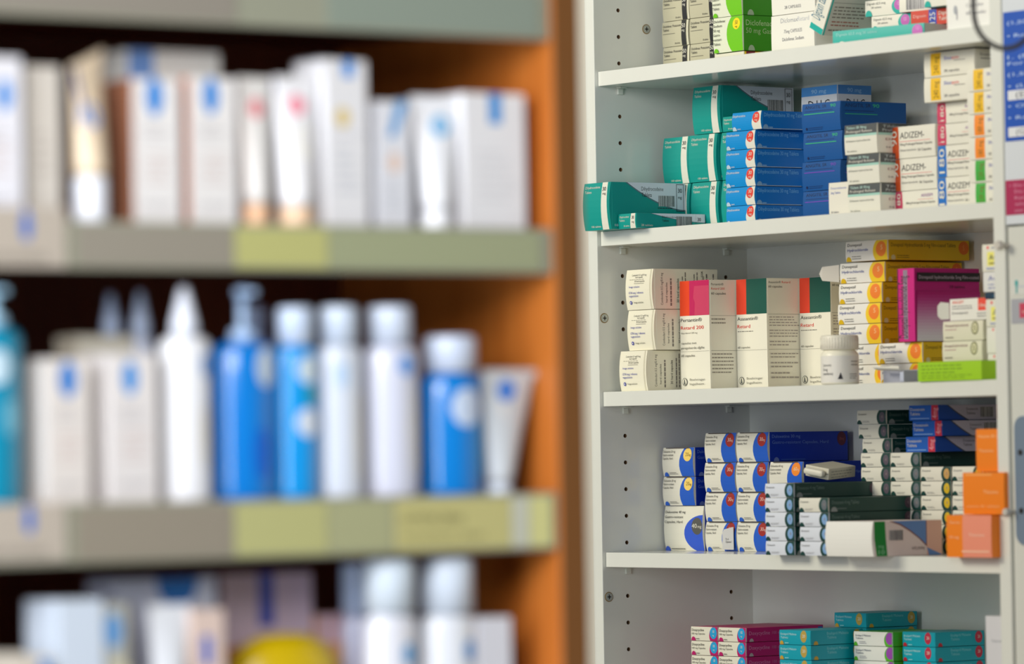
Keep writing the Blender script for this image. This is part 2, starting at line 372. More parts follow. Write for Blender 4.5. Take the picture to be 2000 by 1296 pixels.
# top row of stock
BG = (190, 186, 160)
carton('beige', 51, 100, 30.6, BG, bulge=1.2, front=[('r', .74, 0, .92, 1, BK), ('r', .96, 0, 1, 1, (225, 222, 200)), ('t', .04, .77, .10, 'Diclofenac Potassium', BK, .68), ('t', .04, .62, .10, 'Tablets', BK, .23), ('r', .04, .50, .50, .52, (110, 108, 95)), ('t', .48, .08, .065, '28 tablets', BK, .2),
    ('t', .765, .70, .17, '50', WH, .13), ('t', .78, .55, .10, 'mg', WH, .1)])
GN = (112, 196, 20)
carton('green50', 55, 115, 42, (224, 228, 205), sidecol=(52, 140, 12), bulge=1.4, front=[('e', 1.02, .50, .72, .74, GN), ('e', .80, .78, .165, .165, (248, 220, 20)), ('t', .755, .76, .11, '50', BK, .09), ('t', .765, .67, .06, 'mg', BK, .07),
    ('t', .02, .86, .075, 'Diclofenac', BK, .40), ('t', .02, .73, .075, 'Sodium', BK, .29), ('t', .02, .60, .075, '50 mg', BK, .22), ('t', .02, .47, .075, 'Gastro-', BK, .24), ('t', .02, .34, .075, 'resistant', BK, .28), ('t', .02, .21, .075, 'Tablets', BK, .23), ('e', .1, .0, .1, .12, GN)],
    side=[('t', .03, .72, .16, 'Diclofenac Sodium', (175, 200, 150), .62), ('t', .03, .50, .15, '50 mg Gastro-resistant', (165, 190, 140), .75), ('e', .1, .0, .12, .16, (160, 180, 150))])
carton('white_big', 79, 58, 51.5, (236, 234, 224), bulge=.6, front=[('t', .22, .82, .11, 'Diclomax', (160, 162, 170), .40), ('t', .62, .82, .11, 'Retard', (200, 202, 208), .26), ('t', .3, .58, .08, '75mg CAPSULES', (150, 150, 155), .42), ('t', .26, .40, .08, 'Diclofenac Sodium', (140, 140, 145), .5), ('t', .3, .12, .07, '28 CAPSULES', (140, 140, 145), .38)])
carton('yellow_low', 55, 115, 15, (225, 222, 205), sidecol=(245, 205, 20), bulge=.3, side=[('r', .02, .0, .14, 1, (140, 30, 60))])
TQ = (20, 172, 160); MG = (190, 90, 180)
carton('digoxin_long', 135, 52, 18, TQ, bulge=.4, front=[('e', .10, .0, .35, .3, WH), ('r', .14, .1, .22, .17, (150, 220, 215)), ('t', .04, .66, .17, 'Digoxin 62.5 mcg', (170, 225, 220), .28), ('t', .33, .66, .17, '28 tablets', (150, 215, 210), .16), ('e', .93, .52, .44, .44, MG), ('t', .915, .6, .2, '125', (225, 170, 220), .035)],
       side=[('r', 0, 0, 1, 1, (190, 192, 186))], sidecol=(190, 192, 186))
carton('digoxin', 62, 60, 18.5, WH, bulge=.4, sidecol=TQ, front=[('e', 1.0, .5, 1.15, .66, TQ), ('e', .84, .60, .38, .36, MG), ('t', .805, .56, .2, '125', (230, 180, 225), .07), ('t', .05, .72, .15, 'Digoxin 62.5 mcg', (90, 95, 95), .46), ('t', .15, .48, .13, '28 tablets', (110, 115, 115), .26), ('e', .09, .0, .28, .38, TQ)],
       side=[('m', .1, .2, .6, .9, 3, (20, 110, 105))])
carton('digoxin_open', 24, 78, 70, WH, bulge=.3, sidecol=(192, 190, 178), front=[('r', 0, 0, 1, .1, TQ), ('e', .5, .93, .18, .16, TQ), ('e', .55, .95, .09, .09, MG), ('t', .62, .2, .25, 'Digoxin tablets', (90, 130, 150), .5, 90)],
       side=[('r', 0, 0, .03, 1, TQ), ('r', .97, 0, 1, 1, TQ), ('m', .10, .66, .80, .92, 3, (120, 114, 106)), ('r', .04, .58, .96, .585, (90, 90, 88)), ('m', .08, .30, .85, .54, 4, (122, 114, 106)), ('m', .1, .16, .7, .28, 2, (160, 92, 80)), ('m', .08, .06, .7, .14, 1, (122, 114, 106))])
carton('digoxin_red', 74, 60, 18, (206, 66, 48), bulge=.3, front=[('r', .38, 0, .55, 1, (40, 70, 170)), ('t', .52, .1, .5, '125', WH, .7, 90), ('t', .05, .55, .2, 'Digoxin', (240, 190, 180), .28), ('t', .60, .60, .24, 'Digoxin', WH, .28), ('t', .60, .24, .24, 'Tablets', WH, .28), ('r', .95, 0, 1, 1, WH)])
carton('digoxin_barcode', 46, 80, 17, WH, bulge=.3, sidecol=(206, 66, 48), front=[('b', .22, .12, .82, .9)], top=[('r', 0, 0, 1, 1, (200, 60, 45)), ('r', .5, 0, .8, 1, (50, 70, 170))])
carton('white_wide', 80, 60, 50, (238, 238, 232), bulge=.4, front=[('t', .1, .88, .06, 'Dipyridamole', (110, 120, 190), .6), ('t', .40, .45, .08, 'Capsules', (150, 150, 155), .35), ('t', .4, .28, .08, '60 capsules', (150, 150, 155), .4), ('e', .18, .42, .06, .1, (170, 175, 180)), ('r', .2, .2, .22, .42, (160, 160, 170))])
# third shelf
def duo_side(): return [('t', .13, .10, .07, 'Combodart 0.5 mg/0.4 mg', BK, .80, 90), ('t', .20, .16, .06, 'hard capsules', (70, 66, 62), .5, 90), ('m', .23, .08, .30, .9, 1, (130, 124, 116), 1), ('t', .38, .16, .07, '30 hard capsules', BK, .6, 90),
                        ('m', .42, .08, .70, .92, 6, (128, 122, 114), 1), ('t', .78, .12, .08, 'Each capsule contains', BK, .7, 90), ('m', .80, .06, .96, .95, 3, (110, 105, 98), 1), ('t', .76, .80, .06, 'GSK', BK, .16, 90)]
carton('cream_text', 52, 97, 48.3, (240, 236, 214), bulge=3.0, side=duo_side(), front=[('t', .22, .84, .05, 'Combodart 0.5 mg/0.4 mg', BK, .55), ('t', .36, .79, .04, 'hard capsules', BK, .28), ('m', .15, .74, .82, .77, 1, (110, 106, 96)), ('t', .34, .69, .045, '30 hard capsules', BK, .38), ('r', .33, .65, .7, .66, (130, 128, 115)),
    ('t', .14, .55, .05, 'Image solution', (50, 60, 170), .40), ('t', .13, .40, .055, 'GTIN tang / reference', (50, 60, 170), .55), ('t', .14, .32, .055, 'nagesolution', (50, 60, 170), .35), ('e', .19, .18, .045, .045, (50, 60, 170)), ('e', .19, .18, .02, .02, WH), ('t', .30, .16, .045, 'Image solution', BK, .36), ('r', .93, 0, .945, 1, (205, 200, 180))])
BI = [('e', .14, .075, .036, .036, (105, 108, 104)), ('e', .14, .075, .030, .030, (238, 234, 214)), ('p', [(.10, .05), (.18, .05), (.15, .10), (.13, .10)], (115, 118, 112)), ('t', .32, .085, .020, 'Boehringer', (110, 110, 105), .52), ('t', .32, .045, .020, 'Ingelheim', (110, 110, 105), .48)]
CR = (240, 237, 220)
carton('persantin', 56.5, 42, 130.5, CR, bulge=.5, front=[('r', 0, .68, .33, 1, (232, 68, 24)), ('r', .33, .68, 1, 1, (196, 24, 92)), ('p', [(.5, .68), (.52, .80), (.46, .84), (.5, .95), (1, .95), (1, .68)], (206, 62, 102)),
    ('t', .03, .625, .032, 'Persantin®', BK, .72), ('t', .03, .555, .032, 'Retard 200', RED, .78), ('t', .04, .515, .015, 'dipyridamol 200 mg', (120, 120, 115), .55), ('t', .04, .42, .020, 'capsules met', (110, 110, 105), .52), ('t', .03, .375, .022, 'gereguleerde afgifte', (90, 90, 86), .8), ('r', 0, .352, 1, .3535, (90, 90, 85)), ('t', .04, .305, .021, '60 capsules', BK, .46)]+BI,
    side=[('t', .04, .95, .020, 'Persantin®', BK, .46), ('t', .04, .91, .020, 'Retard 200', RED, .50), ('t', .04, .865, .022, '60 capsules', BK, .54), ('r', 0, .672, 1, .674, (70, 68, 64)), ('m', .03, .59, .65, .66, 2, (140, 135, 126)), ('r', 0, .352, 1, .354, (80, 78, 72)), ('m', .03, .14, .82, .34, 6, (150, 144, 134))])
carton('asasantin', 57, 51, 130.5, CR, bulge=.5, front=[('r', 0, .68, .33, 1, (232, 66, 38)), ('r', .33, .68, 1, 1, (6, 84, 72)), ('t', .03, .625, .032, 'Asasantin®', BK, .68), ('t', .03, .555, .032, 'Retard', RED, .42), ('m', .04, .515, .66, .535, 1, (130, 128, 120)), ('t', .04, .37, .019, '60 capsules', (100, 100, 96), .4), ('r', 0, .352, 1, .3535, (90, 90, 85))]+BI,
    side=[('t', .03, .955, .020, 'Asasantin®', BK, .38), ('t', .44, .955, .020, 'Retard', RED, .26), ('t', .03, .915, .020, '60 capsules', (70, 66, 62), .42), ('r', 0, .672, 1, .674, (70, 68, 64)), ('m', .04, .56, .95, .66, 4, (165, 158, 152)), ('m', .04, .46, .9, .54, 3, (165, 158, 152)), ('m', .04, .38, .95, .44, 2, (165, 158, 152)), ('r', 0, .352, 1, .354, (80, 78, 72)), ('m', .06, .27, .9, .33, 2, (165, 158, 152)), ('m', .06, .18, .95, .25, 2, (165, 158, 152)), ('m', .06, .08, .95, .16, 2, (165, 158, 152))])
YL = (222, 182, 8); ORG = (244, 132, 46)
def done(w): return dict(bulge=1, sidecol=YL, front=[('e', 1.0, .45, 1.12, .88, (248, 208, 40)), ('e', .855, .56, .40, .38, ORG), ('t', .845, .52, .24, '5', (250, 205, 140), .05), ('t', .05, .76, .15, 'Donepezil', BK, .34), ('t', .05, .50, .14, 'Hydrochloride', (60, 80, 160), .5), ('e', .075, .0, .2, .24, YL), ('m', .16, .08, .42, .30, 2, (110, 110, 110))],
    side=[('t', .03, .66, .19, 'Donepezil Hydrochloride 5 mg Film-coated Tablets', (92, 74, 6), .80), ('e', .93, .62, .34, .34, (222, 112, 20)), ('t', .918, .5, .26, '5', (240, 160, 70), .02), ('m', .1, .06, .28, .26, 2, (100, 80, 10)), ('e', .055, .1, .14, .14, (215, 205, 150))])
carton('donepezil', 75, 122, 23.2, (238, 236, 228), **done(75))
PK = (205, 30, 130)
carton('magenta', 29, 98, 83, PK, bulge=.2, sidecol=(176, 20, 112), front=[('r', .34, .03, .60, .98, (150, 130, 150)), ('t', .56, .05, .18, 'Donepezil hydrochloride 5mg', (60, 50, 60), .85, 90), ('r', .0, 0, .04, 1, (120, 20, 80))],
       side=[('r', .02, .68*i/16, 1, .68*(i+1)/16, tuple(int(p+(q-p)*(i/15)**1.4) for p, q in zip((228, 226, 234), (176, 20, 112)))) for i in range(16)]+[
             ('r', .02, .82, 1, .94, (38, 34, 38)), ('t', .05, .855, .05, 'Donepezil hydrochloride 5mg Film-coated', (190, 170, 185), .93), ('t', .52, .73, .04, '28 tablets', (70, 10, 50), .24)])
OL = (110, 108, 60)
carton('olive', 66, 95, 22, (226, 222, 200), bulge=.8, front=[('e', .80, .62, .27, .34, OL), ('e', .80, .62, .20, .27, (210, 206, 170)), ('t', .775, .5, .24, '5', OL, .05), ('t', .06, .72, .13, 'Donepezil hydrochloride', (130, 70, 90), .58), ('r', .06, .55, .35, .59, (190, 150, 150)), ('r', .06, .14, .26, .2, (150, 145, 130))],
       side=[('m', .1, .1, .9, .9, 4, (130, 100, 90))])
carton('aricept', 66, 95, 24, (236, 234, 226), bulge=.3, front=[('r', .72, .42, .99, 1, (238, 80, 60)), ('t', .75, .58, .18, '10mg', WH, .2), ('t', .06, .78, .14, 'ARICEPT', (238, 90, 70), .3), ('m', .06, .5, .58, .72, 2, (100, 100, 105)), ('t', .06, .3, .1, 'Donepezil', (100, 100, 105), .4), ('m', .7, .1, .95, .36, 2, (120, 120, 120))])
carton('lime', 103, 30, 21.5, (160, 210, 20), bulge=.2, front=[('m', .06, .35, .7, .9, 3, (110, 155, 20)), ('m', .06, .1, .85, .35, 2, (115, 160, 20))])
def rightcol(c2): return dict(bulge=.4, front=[('r', .14, .20, 1, .72, c2), ('e', .16, .88, .06, .06, (235, 80, 90)), ('r', .26, .84, .7, .9, (160, 165, 175)), ('t', .2, .42, .2, 'Avodart', (60, 75, 95), .6), ('r', .2, .27, .6, .32, (120, 110, 60)), ('r', .12, .08, .5, .12, (110, 130, 190))])
carton('yellow_label', 58, 80, 30, WH, **rightcol((238, 232, 120)))
carton('white_blue_text', 58, 80, 22, (224, 224, 222), bulge=.4, front=[('t', .14, .55, .26, 'Avocet', (50, 70, 160), .6), ('m', .14, .1, .9, .45, 2, (120, 130, 180))])
carton('navy_strip', 58, 80, 7.5, (20, 52, 78), bulge=.1, front=[('t', .2, .3, .3, 'Atenolol', (60, 120, 150), .5)])
carton('white_text', 58, 80, 29, (232, 230, 222), bulge=.4, front=[('e', .18, .9, .05, .05, (235, 90, 90)), ('t', .28, .3, .24, 'Artelac', (60, 62, 66), .6), ('r', .26, .86, .6, .9, (150, 150, 155))])
# fourth shelf
DB = (30, 92, 200); DS = (12, 52, 168)
def dul(mg, cc, tc): return dict(bulge=2.6, sidecol=DS, front=[('e', 1.0, .38, .78, .84, DB), ('r', .97, 0, 1, 1, DB), ('e', .82, .75, .23, .23, cc), ('t', .755, .70, .13, mg, tc, .10), ('t', .865, .70, .09, 'mg', tc, .06),
    ('t', .03, .83, .075, 'Duloxetine %s mg' % mg, BK, .38), ('t', .03, .71, .075, 'Gastro-resistant', BK, .34), ('t', .03, .59, .075, 'Capsules, Hard', BK, .32), ('e', .12, 0, .12, .14, DB), ('m', .22, .06, .50, .15, 2, BK), ('r', .1, .975, .85, 1, (70, 60, 50))],
    side=[('t', .03, .80, .11, 'Duloxetine %s mg' % mg, (120, 150, 215), .36), ('t', .03, .60, .11, 'Gastro-resistant Capsules, Hard', (110, 140, 210), .72), ('e', .92, .75, .2, .24, (96, 24, 48) if mg == '30' else (60, 70, 120)), ('t', .89, .70, .10, mg+'mg', (170, 90, 90), .06), ('e', .08, 0, .12, .14, (120, 140, 190)), ('r', .14, .05, .45, .07, (80, 120, 200))])
carton('dul20', 60, 112, 34.8, WH, **dul('20', (248, 214, 110), (120, 90, 20)))
carton('dul30', 58.5, 121, 35.0, WH, **dul('30', (160, 42, 34), (235, 200, 190)))
carton('dul60', 60, 121, 35.0, WH, **dul('60', (246, 142, 40), (250, 220, 180)))
carton('dul40', 75, 112, 54, (232, 230, 214), bulge=3, sidecol=DS, front=[('e', 1.0, .38, .66, .42, (50, 92, 210)), ('e', .86, .55, .19, .19, (88, 88, 84)), ('t', .73, .51, .10, '40', WH, .13), ('t', .88, .51, .07, 'mg', WH, .1),
    ('t', .03, .84, .055, 'Duloxetine 40 mg', BK, .52), ('t', .03, .73, .055, 'Gastro-resistant', BK, .47), ('t', .03, .62, .055, 'Capsules, Hard', BK, .46), ('e', .07, .0, .09, .1, (64, 102, 214)), ('r', .16, .03, .52, .05, (120, 120, 110))])
GD = (22, 66, 60)
def dox(cc): return dict(bulge=.8, sidecol=GD, front=[('e', 1.0, .45, 1.02, .86, GD), ('e', .865, .50, .31, .38, cc), ('t', .845, .4, .24, '4', (150, 130, 130), .05), ('t', .05, .66, .15, 'Doxazosin', (120, 120, 122), .28), ('e', .08, 0, .26, .3, GD), ('m', .2, .1, .48, .26, 2, (140, 140, 140))],
    side=[('t', .03, .55, .26, 'Doxazosin 4 mg Tablets', (110, 135, 128), .32), ('e', .055, .05, .3, .3, (140, 150, 148)), ('r', .09, .18, .2, .26, (90, 110, 105)), ('e', .93, .55, .34, .4, (78, 60, 72)), ('t', .918, .42, .3, '4', (130, 110, 120), .02)])
carton('dox_grey', 51, 126, 16.1, WH, **dox((104, 112, 118)))
carton('dox_mauve', 51, 126, 16.1, WH, **dox((92, 84, 96)))
carton('dox_blue', 51, 126, 16.1, (222, 228, 238), **dox((130, 170, 215)))
carton('dox_yellow', 51, 126, 16.1, WH, **dox((212, 178, 30)))
carton('dox_amber', 51, 126, 16.1, WH, **dox((200, 158, 90)))
carton('bluered', 50, 90, 17.5, (28, 98, 196), bulge=.3, sidecol=(22, 78, 175), front=[('r', .77, 0, 1, 1, (205, 44, 70)), ('t', .97, .12, .5, '4mg', (240, 170, 180), .7, 90), ('t', .04, .64, .2, 'Doxazosin', WH, .5), ('t', .04, .34, .2, 'Tablets', WH, .34), ('r', .06, .1, .7, .15, (150, 190, 240))],
    side=[('p', swoosh(.13, 1, -.8, 8), (70, 74, 84)), ('p', swoosh(.16, 1, -.7, 8), (196, 190, 206)), ('t', .46, .64, .18, 'Doxazosin', (90, 88, 100), .2), ('t', .46, .36, .18, 'Tablets', (90, 88, 100), .15), ('b', .70, .18, .92, .85), ('r', .965, 0, 1, 1, (190, 30, 60))])
carton('white_green', 80, 100, 39, (240, 240, 234), bulge=2.5, sidecol=(240, 226, 220), side=[('p', [(.03, 0), (.19, 0), (.17, .5), (.16, 1), (.0, 1), (.0, .5)], (10, 140, 56)), ('t', .06, .06, .12, '10', (150, 210, 170), .09), ('t', .06, .24, .10, 'mg', (150, 210, 170), .08),
    ('r', .775, 0, 1, 1, (240, 192, 170)), ('p', [(.22, 1), (.775, 1), (.775, .24), (.66, .48), (.52, .70), (.38, .88)], (136, 76, 56)), ('p', [(.26, 1), (.765, 1), (.765, .30), (.67, .50), (.53, .73), (.39, .91)], (104, 146, 206)), ('p', [(.775, .22), (1, 0), (.80, 0)], (104, 146, 206)), ('b', .22, .45, .42, .74), ('t', .74, .24, .10, 'Omeprazole Capsules', (110, 90, 90), .50, 180)])
OR = (245, 132, 12)
carton('orange_cube', 73, 40, 46, OR, bulge=.6, front=[('r', .36, 0, 1, 1, (240, 148, 120)), ('t', .08, .8, .07, 'Nicorette', (250, 200, 150), .22), ('t', .5, .5, .07, 'Thiamine', (250, 215, 190), .35), ('t', .08, .45, .06, '10 mg', (250, 210, 170), .2), ('r', .34, .12, .95, .16, (250, 200, 170))],
       side=[('r', .45, .72, .8, .86, (225, 215, 205))])
carton('orange_mid', 68, 34, 45.5, OR, bulge=.6, front=[('r', .06, .93, .7, .97, (250, 170, 90)), ('t', .5, .50, .08, 'Thiamine', (252, 205, 150), .36), ('t', .08, .17, .05, 'vitamin B1 tablets', (252, 200, 140), .8)])
carton('orange_tall', 47, 40, 46.5, OR, bulge=.4, front=[('t', .06, .80, .07, 'Vitamin B1 tabs', (252, 205, 150), .88), ('t', .1, .46, .07, 'Thiamine', (252, 205, 150), .5)])
# bottom row
PKD = (186, 16, 104)
carton('doxy', 51, 119, 16.9, (228, 226, 208), bulge=.6, sidecol=PKD, front=[('e', .95, .35, .80, .78, PKD), ('e', .85, .56, .40, .42, (30, 160, 215)), ('t', .82, .58, .2, '100', WH, .07), ('t', .82, .34, .14, 'mg', WH, .06), ('t', .04, .68, .18, 'Doxycycline', BK, .46), ('t', .04, .44, .13, '100 mg Capsules', BK, .5), ('e', .10, 0, .24, .28, PKD), ('r', .2, .1, .32, .16, (130, 130, 120))],
       side=[('t', .03, .48, .28, 'Doxycycline', (215, 130, 175), .27), ('t', .33, .50, .22, '100 mg Capsules', (200, 110, 160), .3), ('e', .06, 0, .2, .24, (190, 165, 170)), ('r', .93, .1, .99, .9, (40, 90, 170))])
EN = (0, 158, 178)
def enal(cc, lg): return dict(bulge=.5, front=[('e', .78, .58, .34, .42, cc), ('t', .74, .5, .22, '20', WH, .09), ('t', .05, .66, .15, 'Enalapril Maleate', (190, 235, 240), .50), ('t', .05, .42, .15, 'Tablets', (190, 235, 240), .24), ('e', .08, .04, .2, .22, lg), ('r', .18, .08, .3, .13, (150, 220, 225))],
    side=[('t', .30, .68, .19, 'Enalapril Maleate', (130, 205, 215), .42), ('t', .30, .40, .19, 'Tablets', (130, 205, 215), .18), ('e', .88, .58, .34, .42, cc), ('t', .86, .5, .22, '20', WH, .05), ('e', .08, .04, .2, .22, lg)])
carton('enal_gold', 57, 78, 17.0, EN, **enal((186, 158, 70), (200, 160, 50)))
carton('enal_red', 57, 74, 16.7, EN, **enal((190, 40, 70), (180, 30, 50)))
carton('enal_green', 68, 78, 16.6, (226, 228, 222), bulge=.5, sidecol=(70, 170, 30), front=[('e', 1.0, .4, .85, .7, (90, 180, 40)), ('e', .94, .55, .42, .44, (150, 70, 170)), ('t', .05, .66, .14, 'Enalapril Maleate', (90, 95, 120), .40), ('t', .05, .46, .14, 'Tablets', (90, 95, 120), .2), ('e', .05, 0, .2, .28, (90, 180, 40)), ('m', .15, .12, .35, .35, 2, (120, 120, 140))],
       side=[('r', .1, .5, .9, .62, (90, 150, 60))])
carton('cotton', 45, 60, 128, (214, 214, 218), bulge=.3, front=[('t', .2, .78, .02, 'Tamoxifen', (120, 130, 135), .5), ('r', 0, .45, 1, .47, (160, 40, 80)), ('t', .18, .50, .045, 'LETTOMEN', (90, 90, 95), .78), ('t', .2, .38, .022, 'Tablets', (130, 130, 135), .4), ('t', .2, .22, .04, '120 mg', (190, 60, 90), .55)])

# ------------------------------------------------------------------ stock, shelf by shelf (bottom carton first)
# second shelf from the top of the picture
put('teal', 4.5, -21, S2, 'teal carton with white stripe jutting over the front of the shelf, side toward us', 'large teal tablet cartons', rz=0)
put('teal_flat', 57.5, -11, S2, 'small flat teal carton lying in front of the large overhanging teal one', 'small flat teal cartons')
put('teal', 11.5, 94.5, S2, 'large teal carton mostly hidden behind the overhanging one, only its stripe showing', 'large teal tablet cartons')
put('teal', 65.5, 95.5, S2, 'large teal carton on the shelf board beside the light blue stack', 'large teal tablet cartons')
put('teal', 12.5, 95, S2+56.9, 'large teal carton in the upper row nearest the side panel with peg holes', 'large teal tablet cartons')
put('teal', 65.0, 94, S2+56.9, 'large teal carton in the upper row directly under the topmost one', 'large teal tablet cartons')
put('teal', 71, 95.5, S2+114, 'topmost large teal carton reaching nearly to the shelf above', 'large teal tablet cartons', rz=math.radians(.6))
put('teal', 120, 98, S2, 'large teal carton hidden behind the light blue stack, resting on the board', 'large teal tablet cartons')
put('teal', 120, 98, S2+57, 'large teal carton hidden behind the light blue stack, on another teal one', 'large teal tablet cartons')
put('teal_flat', 125, 96, S2+114, 'small flat teal carton peeping out left of the topmost light blue one', 'small flat teal cartons')
stack('blue28', 57, S2, [1421, 1420, 1420, 1420, 1420, 1432], 'light blue tablet carton with red 30 dot', 'the light blue stack', 'light blue 30 mg cartons with red dots', lo=173.5)
g = 'dark blue capsule cartons'
z = stack('angitil_purple', 80, S2, [1569, 1568], 'dark blue capsule carton with purple line', 'the lower dark blue pair', g, lo=290.5)
stack('angitil_green', 80, z, [1571, 1568], 'dark blue capsule carton with green line', 'the upper dark blue pair', g, lo=290.5)
z = S2
for i in range(3):
    put('dhc', 223.5, 136, z, ['pale blue-topped white carton hidden behind dark blue cartons, on the board', 'pale blue-topped white carton hidden behind dark blue cartons, middle of three', 'white carton with sky blue 90 mg band above the dark blue stack'][i], 'white cartons with a sky blue band'); z += 53.65
stack('cream_small', 38, S2, [1620], 'plain cream carton with faint blue writing', 'between dark blue and grey-topped stacks', 'plain cream cartons')
stack('diltiazem', 38, S2, [1658, 1656, 1651], 'white carton with dark grey and aqua band', 'the grey-topped stack', 'grey-topped white cartons', lo=411)
g = 'capsule cartons with large sideways numbers'
z = stack('adizem180pink', 61, S2, [1747], 'white carton with pink sideways 180', 'under the two rust-red 90 cartons', g)
z = stack('adizem90', 61, z, [1743, 1740], 'white carton with rust-red 90', 'the rust-red pair', g)
z = stack('adizem180blue', 62, S2, [1833, 1833], 'white carton with blue sideways 180', 'the blue pair', g, lo=546, hi=547)
z = stack('adizem180pink', 62, z, [1833, 1833], 'white carton with pink sideways 180', 'the pink pair', g, lo=546, hi=547)
h = 'white cartons with a coloured upright stripe'
carton('slozem_tall', 84, 60, 27.2, WH, **slozem((238, 190, 30), '240'))
stack('slozem_tall', 46, z, [1806, 1806], 'yellow-striped white carton overhanging left', 'the high pair under the shelf', h)
z = stack('slozem_green', 40, S2, [1900, 1899], 'green-striped white carton', 'the green pair against the right panel', h, lo=622, hi=622.3)
z = stack('slozem_orange', 40, z, [1899, 1905], 'orange-striped white carton', 'the orange pair against the right panel', h, lo=622, hi=622.3)
stack('slozem_yellow', 40, z, [1898, 1899], 'yellow-striped white carton', 'the yellow pair against the right panel', h, lo=622, hi=622.3)
# top shelf of the picture
g = 'beige tablet cartons with a black stripe'
stack('beige', 93, S1, [1297, 1295, 1296], 'beige carton with black 50 stripe', 'the column nearest the side panel', g, lo=12)
stack('beige', 93, S1, [1350, 1349, 1348], 'beige carton with black 50 stripe', 'the column beside the green cartons', g)
put('yellow_low', 118, 91, S1, 'flat yellow-sided carton with maroon bar under the green cartons', 'flat yellow cartons')
stack('green50', 89, S1+15.5, [1395, 1393], 'white and bright green carton with yellow 50 dot', 'the green pair', 'green and white cartons', lo=118)
stack('white_big', 92, S1, [1508, 1508], 'plain white carton with pale grey writing', 'the big white pair', 'large plain white cartons')
put('white_big', 315, 150, S1, 'plain white carton lying behind the leaning open one', 'large plain white cartons')
g = 'teal and white digoxin-size cartons in the untidy heap'
X = SX(1627, 38, S1); put('digoxin_long', X, 38, S1, 'long teal carton with magenta spot, lying at the front of the heap', g, rz=math.radians(9))
put('digoxin_red', 470, 96, S1, 'red carton lowest in the heap, hidden behind the long teal one', g, rz=.03)
put('digoxin', 400, 104, S1, 'white and teal carton hidden lowest in the heap', g, rz=.05)
put('digoxin', 396, 98, S1+18.7, 'white and teal carton peeping over the long teal one', g, rz=.12)
put('digoxin_red', 471, 92, S1+18.7, 'red carton with blue 125 stripe in the heap', g, rz=math.radians(4))
put('digoxin', 384, 99, S1+37.6, 'white and teal carton with magenta spot, tilted on the heap by the leaning one', g, rz=math.radians(7))
put('digoxin_barcode', 449, 94, S1+37.2, 'red and blue carton end with a bar code, on top of the heap', g, rz=math.radians(10))
put('digoxin', 508, 80, S1+37.2, 'white and teal carton with magenta spot, on the red one by the white carton', g, rz=math.radians(3))
put('digoxin_long', 372, 165, S1, 'long teal carton at the back of the heap, lowest', g)
put('digoxin_long', 372, 165, S1+18.2, 'long teal carton at the back of the heap, second from the board', g)
put('digoxin_long', 372, 165, S1+36.4, 'long teal carton at the back of the heap, third from the board', g)
put('digoxin_long', 376, 163, S1+54.6, 'long teal carton topmost at the back of the heap, hardly showing', g)
o = put('digoxin_open', SX(1586, 66, S1+32), 62, S1+29, 'open white carton leaning in the heap, small print on its broad side', g, ry=math.radians(27))
fl_ = MB(); fl_.box((1, 3, 70), (2, 74, 84), mat((226, 226, 214))); fl_.build('open_flap', o)
put('white_wide', 622, 12, S1, 'white carton at the right end, behind the black cable', 'plain white cartons at the right end')
put('white_wide', 622, 13, S1+50.3, 'white carton on another one at the right end, cut by the top edge', 'plain white cartons at the right end')
# third shelf
g = 'cream cartons with small print'
put('cream_text', min(SX(1214, 26, S3), 14), 26, S3, 'cream carton with small side print, lowest of three near the peg holes', g, rz=.006)
put('cream_text', 16, 34, S3+48.6, 'cream carton with small side print, middle of three near the peg holes', g)
put('cream_text', 14.5, 33.5, S3+97.2, 'cream carton with small side print, top of three near the peg holes', g, rz=-.006)
put('persantin', SX(1331, 69, S3), 69, S3, 'tall white carton with orange and crimson top block', 'tall white capsule cartons')
put('asasantin', 128.5, 109, S3, 'tall white carton with red and dark green top, middle of three tall ones', 'tall white capsule cartons')
put('asasantin', 187, 158, S3, 'tall white carton with red and dark green top, behind the white bottle', 'tall white capsule cartons')
g = 'yellow-sided donepezil cartons'
z = S3
for i, px in enumerate([1655, 1655, 1640, 1638, 1640, 1642, 1653]):
    X = max(SX(px, 100, z), 300)
    o = put('donepezil', X, 100, z, ['yellow-sided carton on the board behind the bottle', 'yellow-sided carton second from the board behind the bottle', 'yellow-sided carton just above the bottle cap level', 'yellow-sided carton, middle of the tall stack left of the magenta one', 'yellow-sided carton, third from top of the tall stack',
            'yellow-sided carton with its white flap open, second from top', 'yellow-sided carton alone on top of the tall stack under the shelf'][i], g, rz=math.radians([0, .5, -.5, 0, .5, 2.5, -1][i]))
    if i == 5:
        f = MB(); v = [(-1, -1.5, 2), (-16, -14, 4), (-19, -16, 12), (-16, -14, 20), (-1, -1.5, 22)]
        f.quads(v+[(x, y+.5, z_) for x, y, z_ in v], [(0, 1, 2, 3, 4), (9, 8, 7, 6, 5)]+[(i_, (i_+1) % 5, (i_+1) % 5+5, i_+5) for i_ in range(5)], mat((214, 210, 198))); f.build('open_flap', o)
    z += 23.55 if i != 5 else 24.5
put('donepezil', 408, 92, S3, 'yellow-sided carton on the board under the short column, flap open', g)
put('donepezil', 408, 90, S3+23.5, 'yellow-sided carton directly under the magenta carton', g)
put('magenta', 451, 82, S3+47.2, 'large upright magenta carton with black title band', 'magenta cartons')
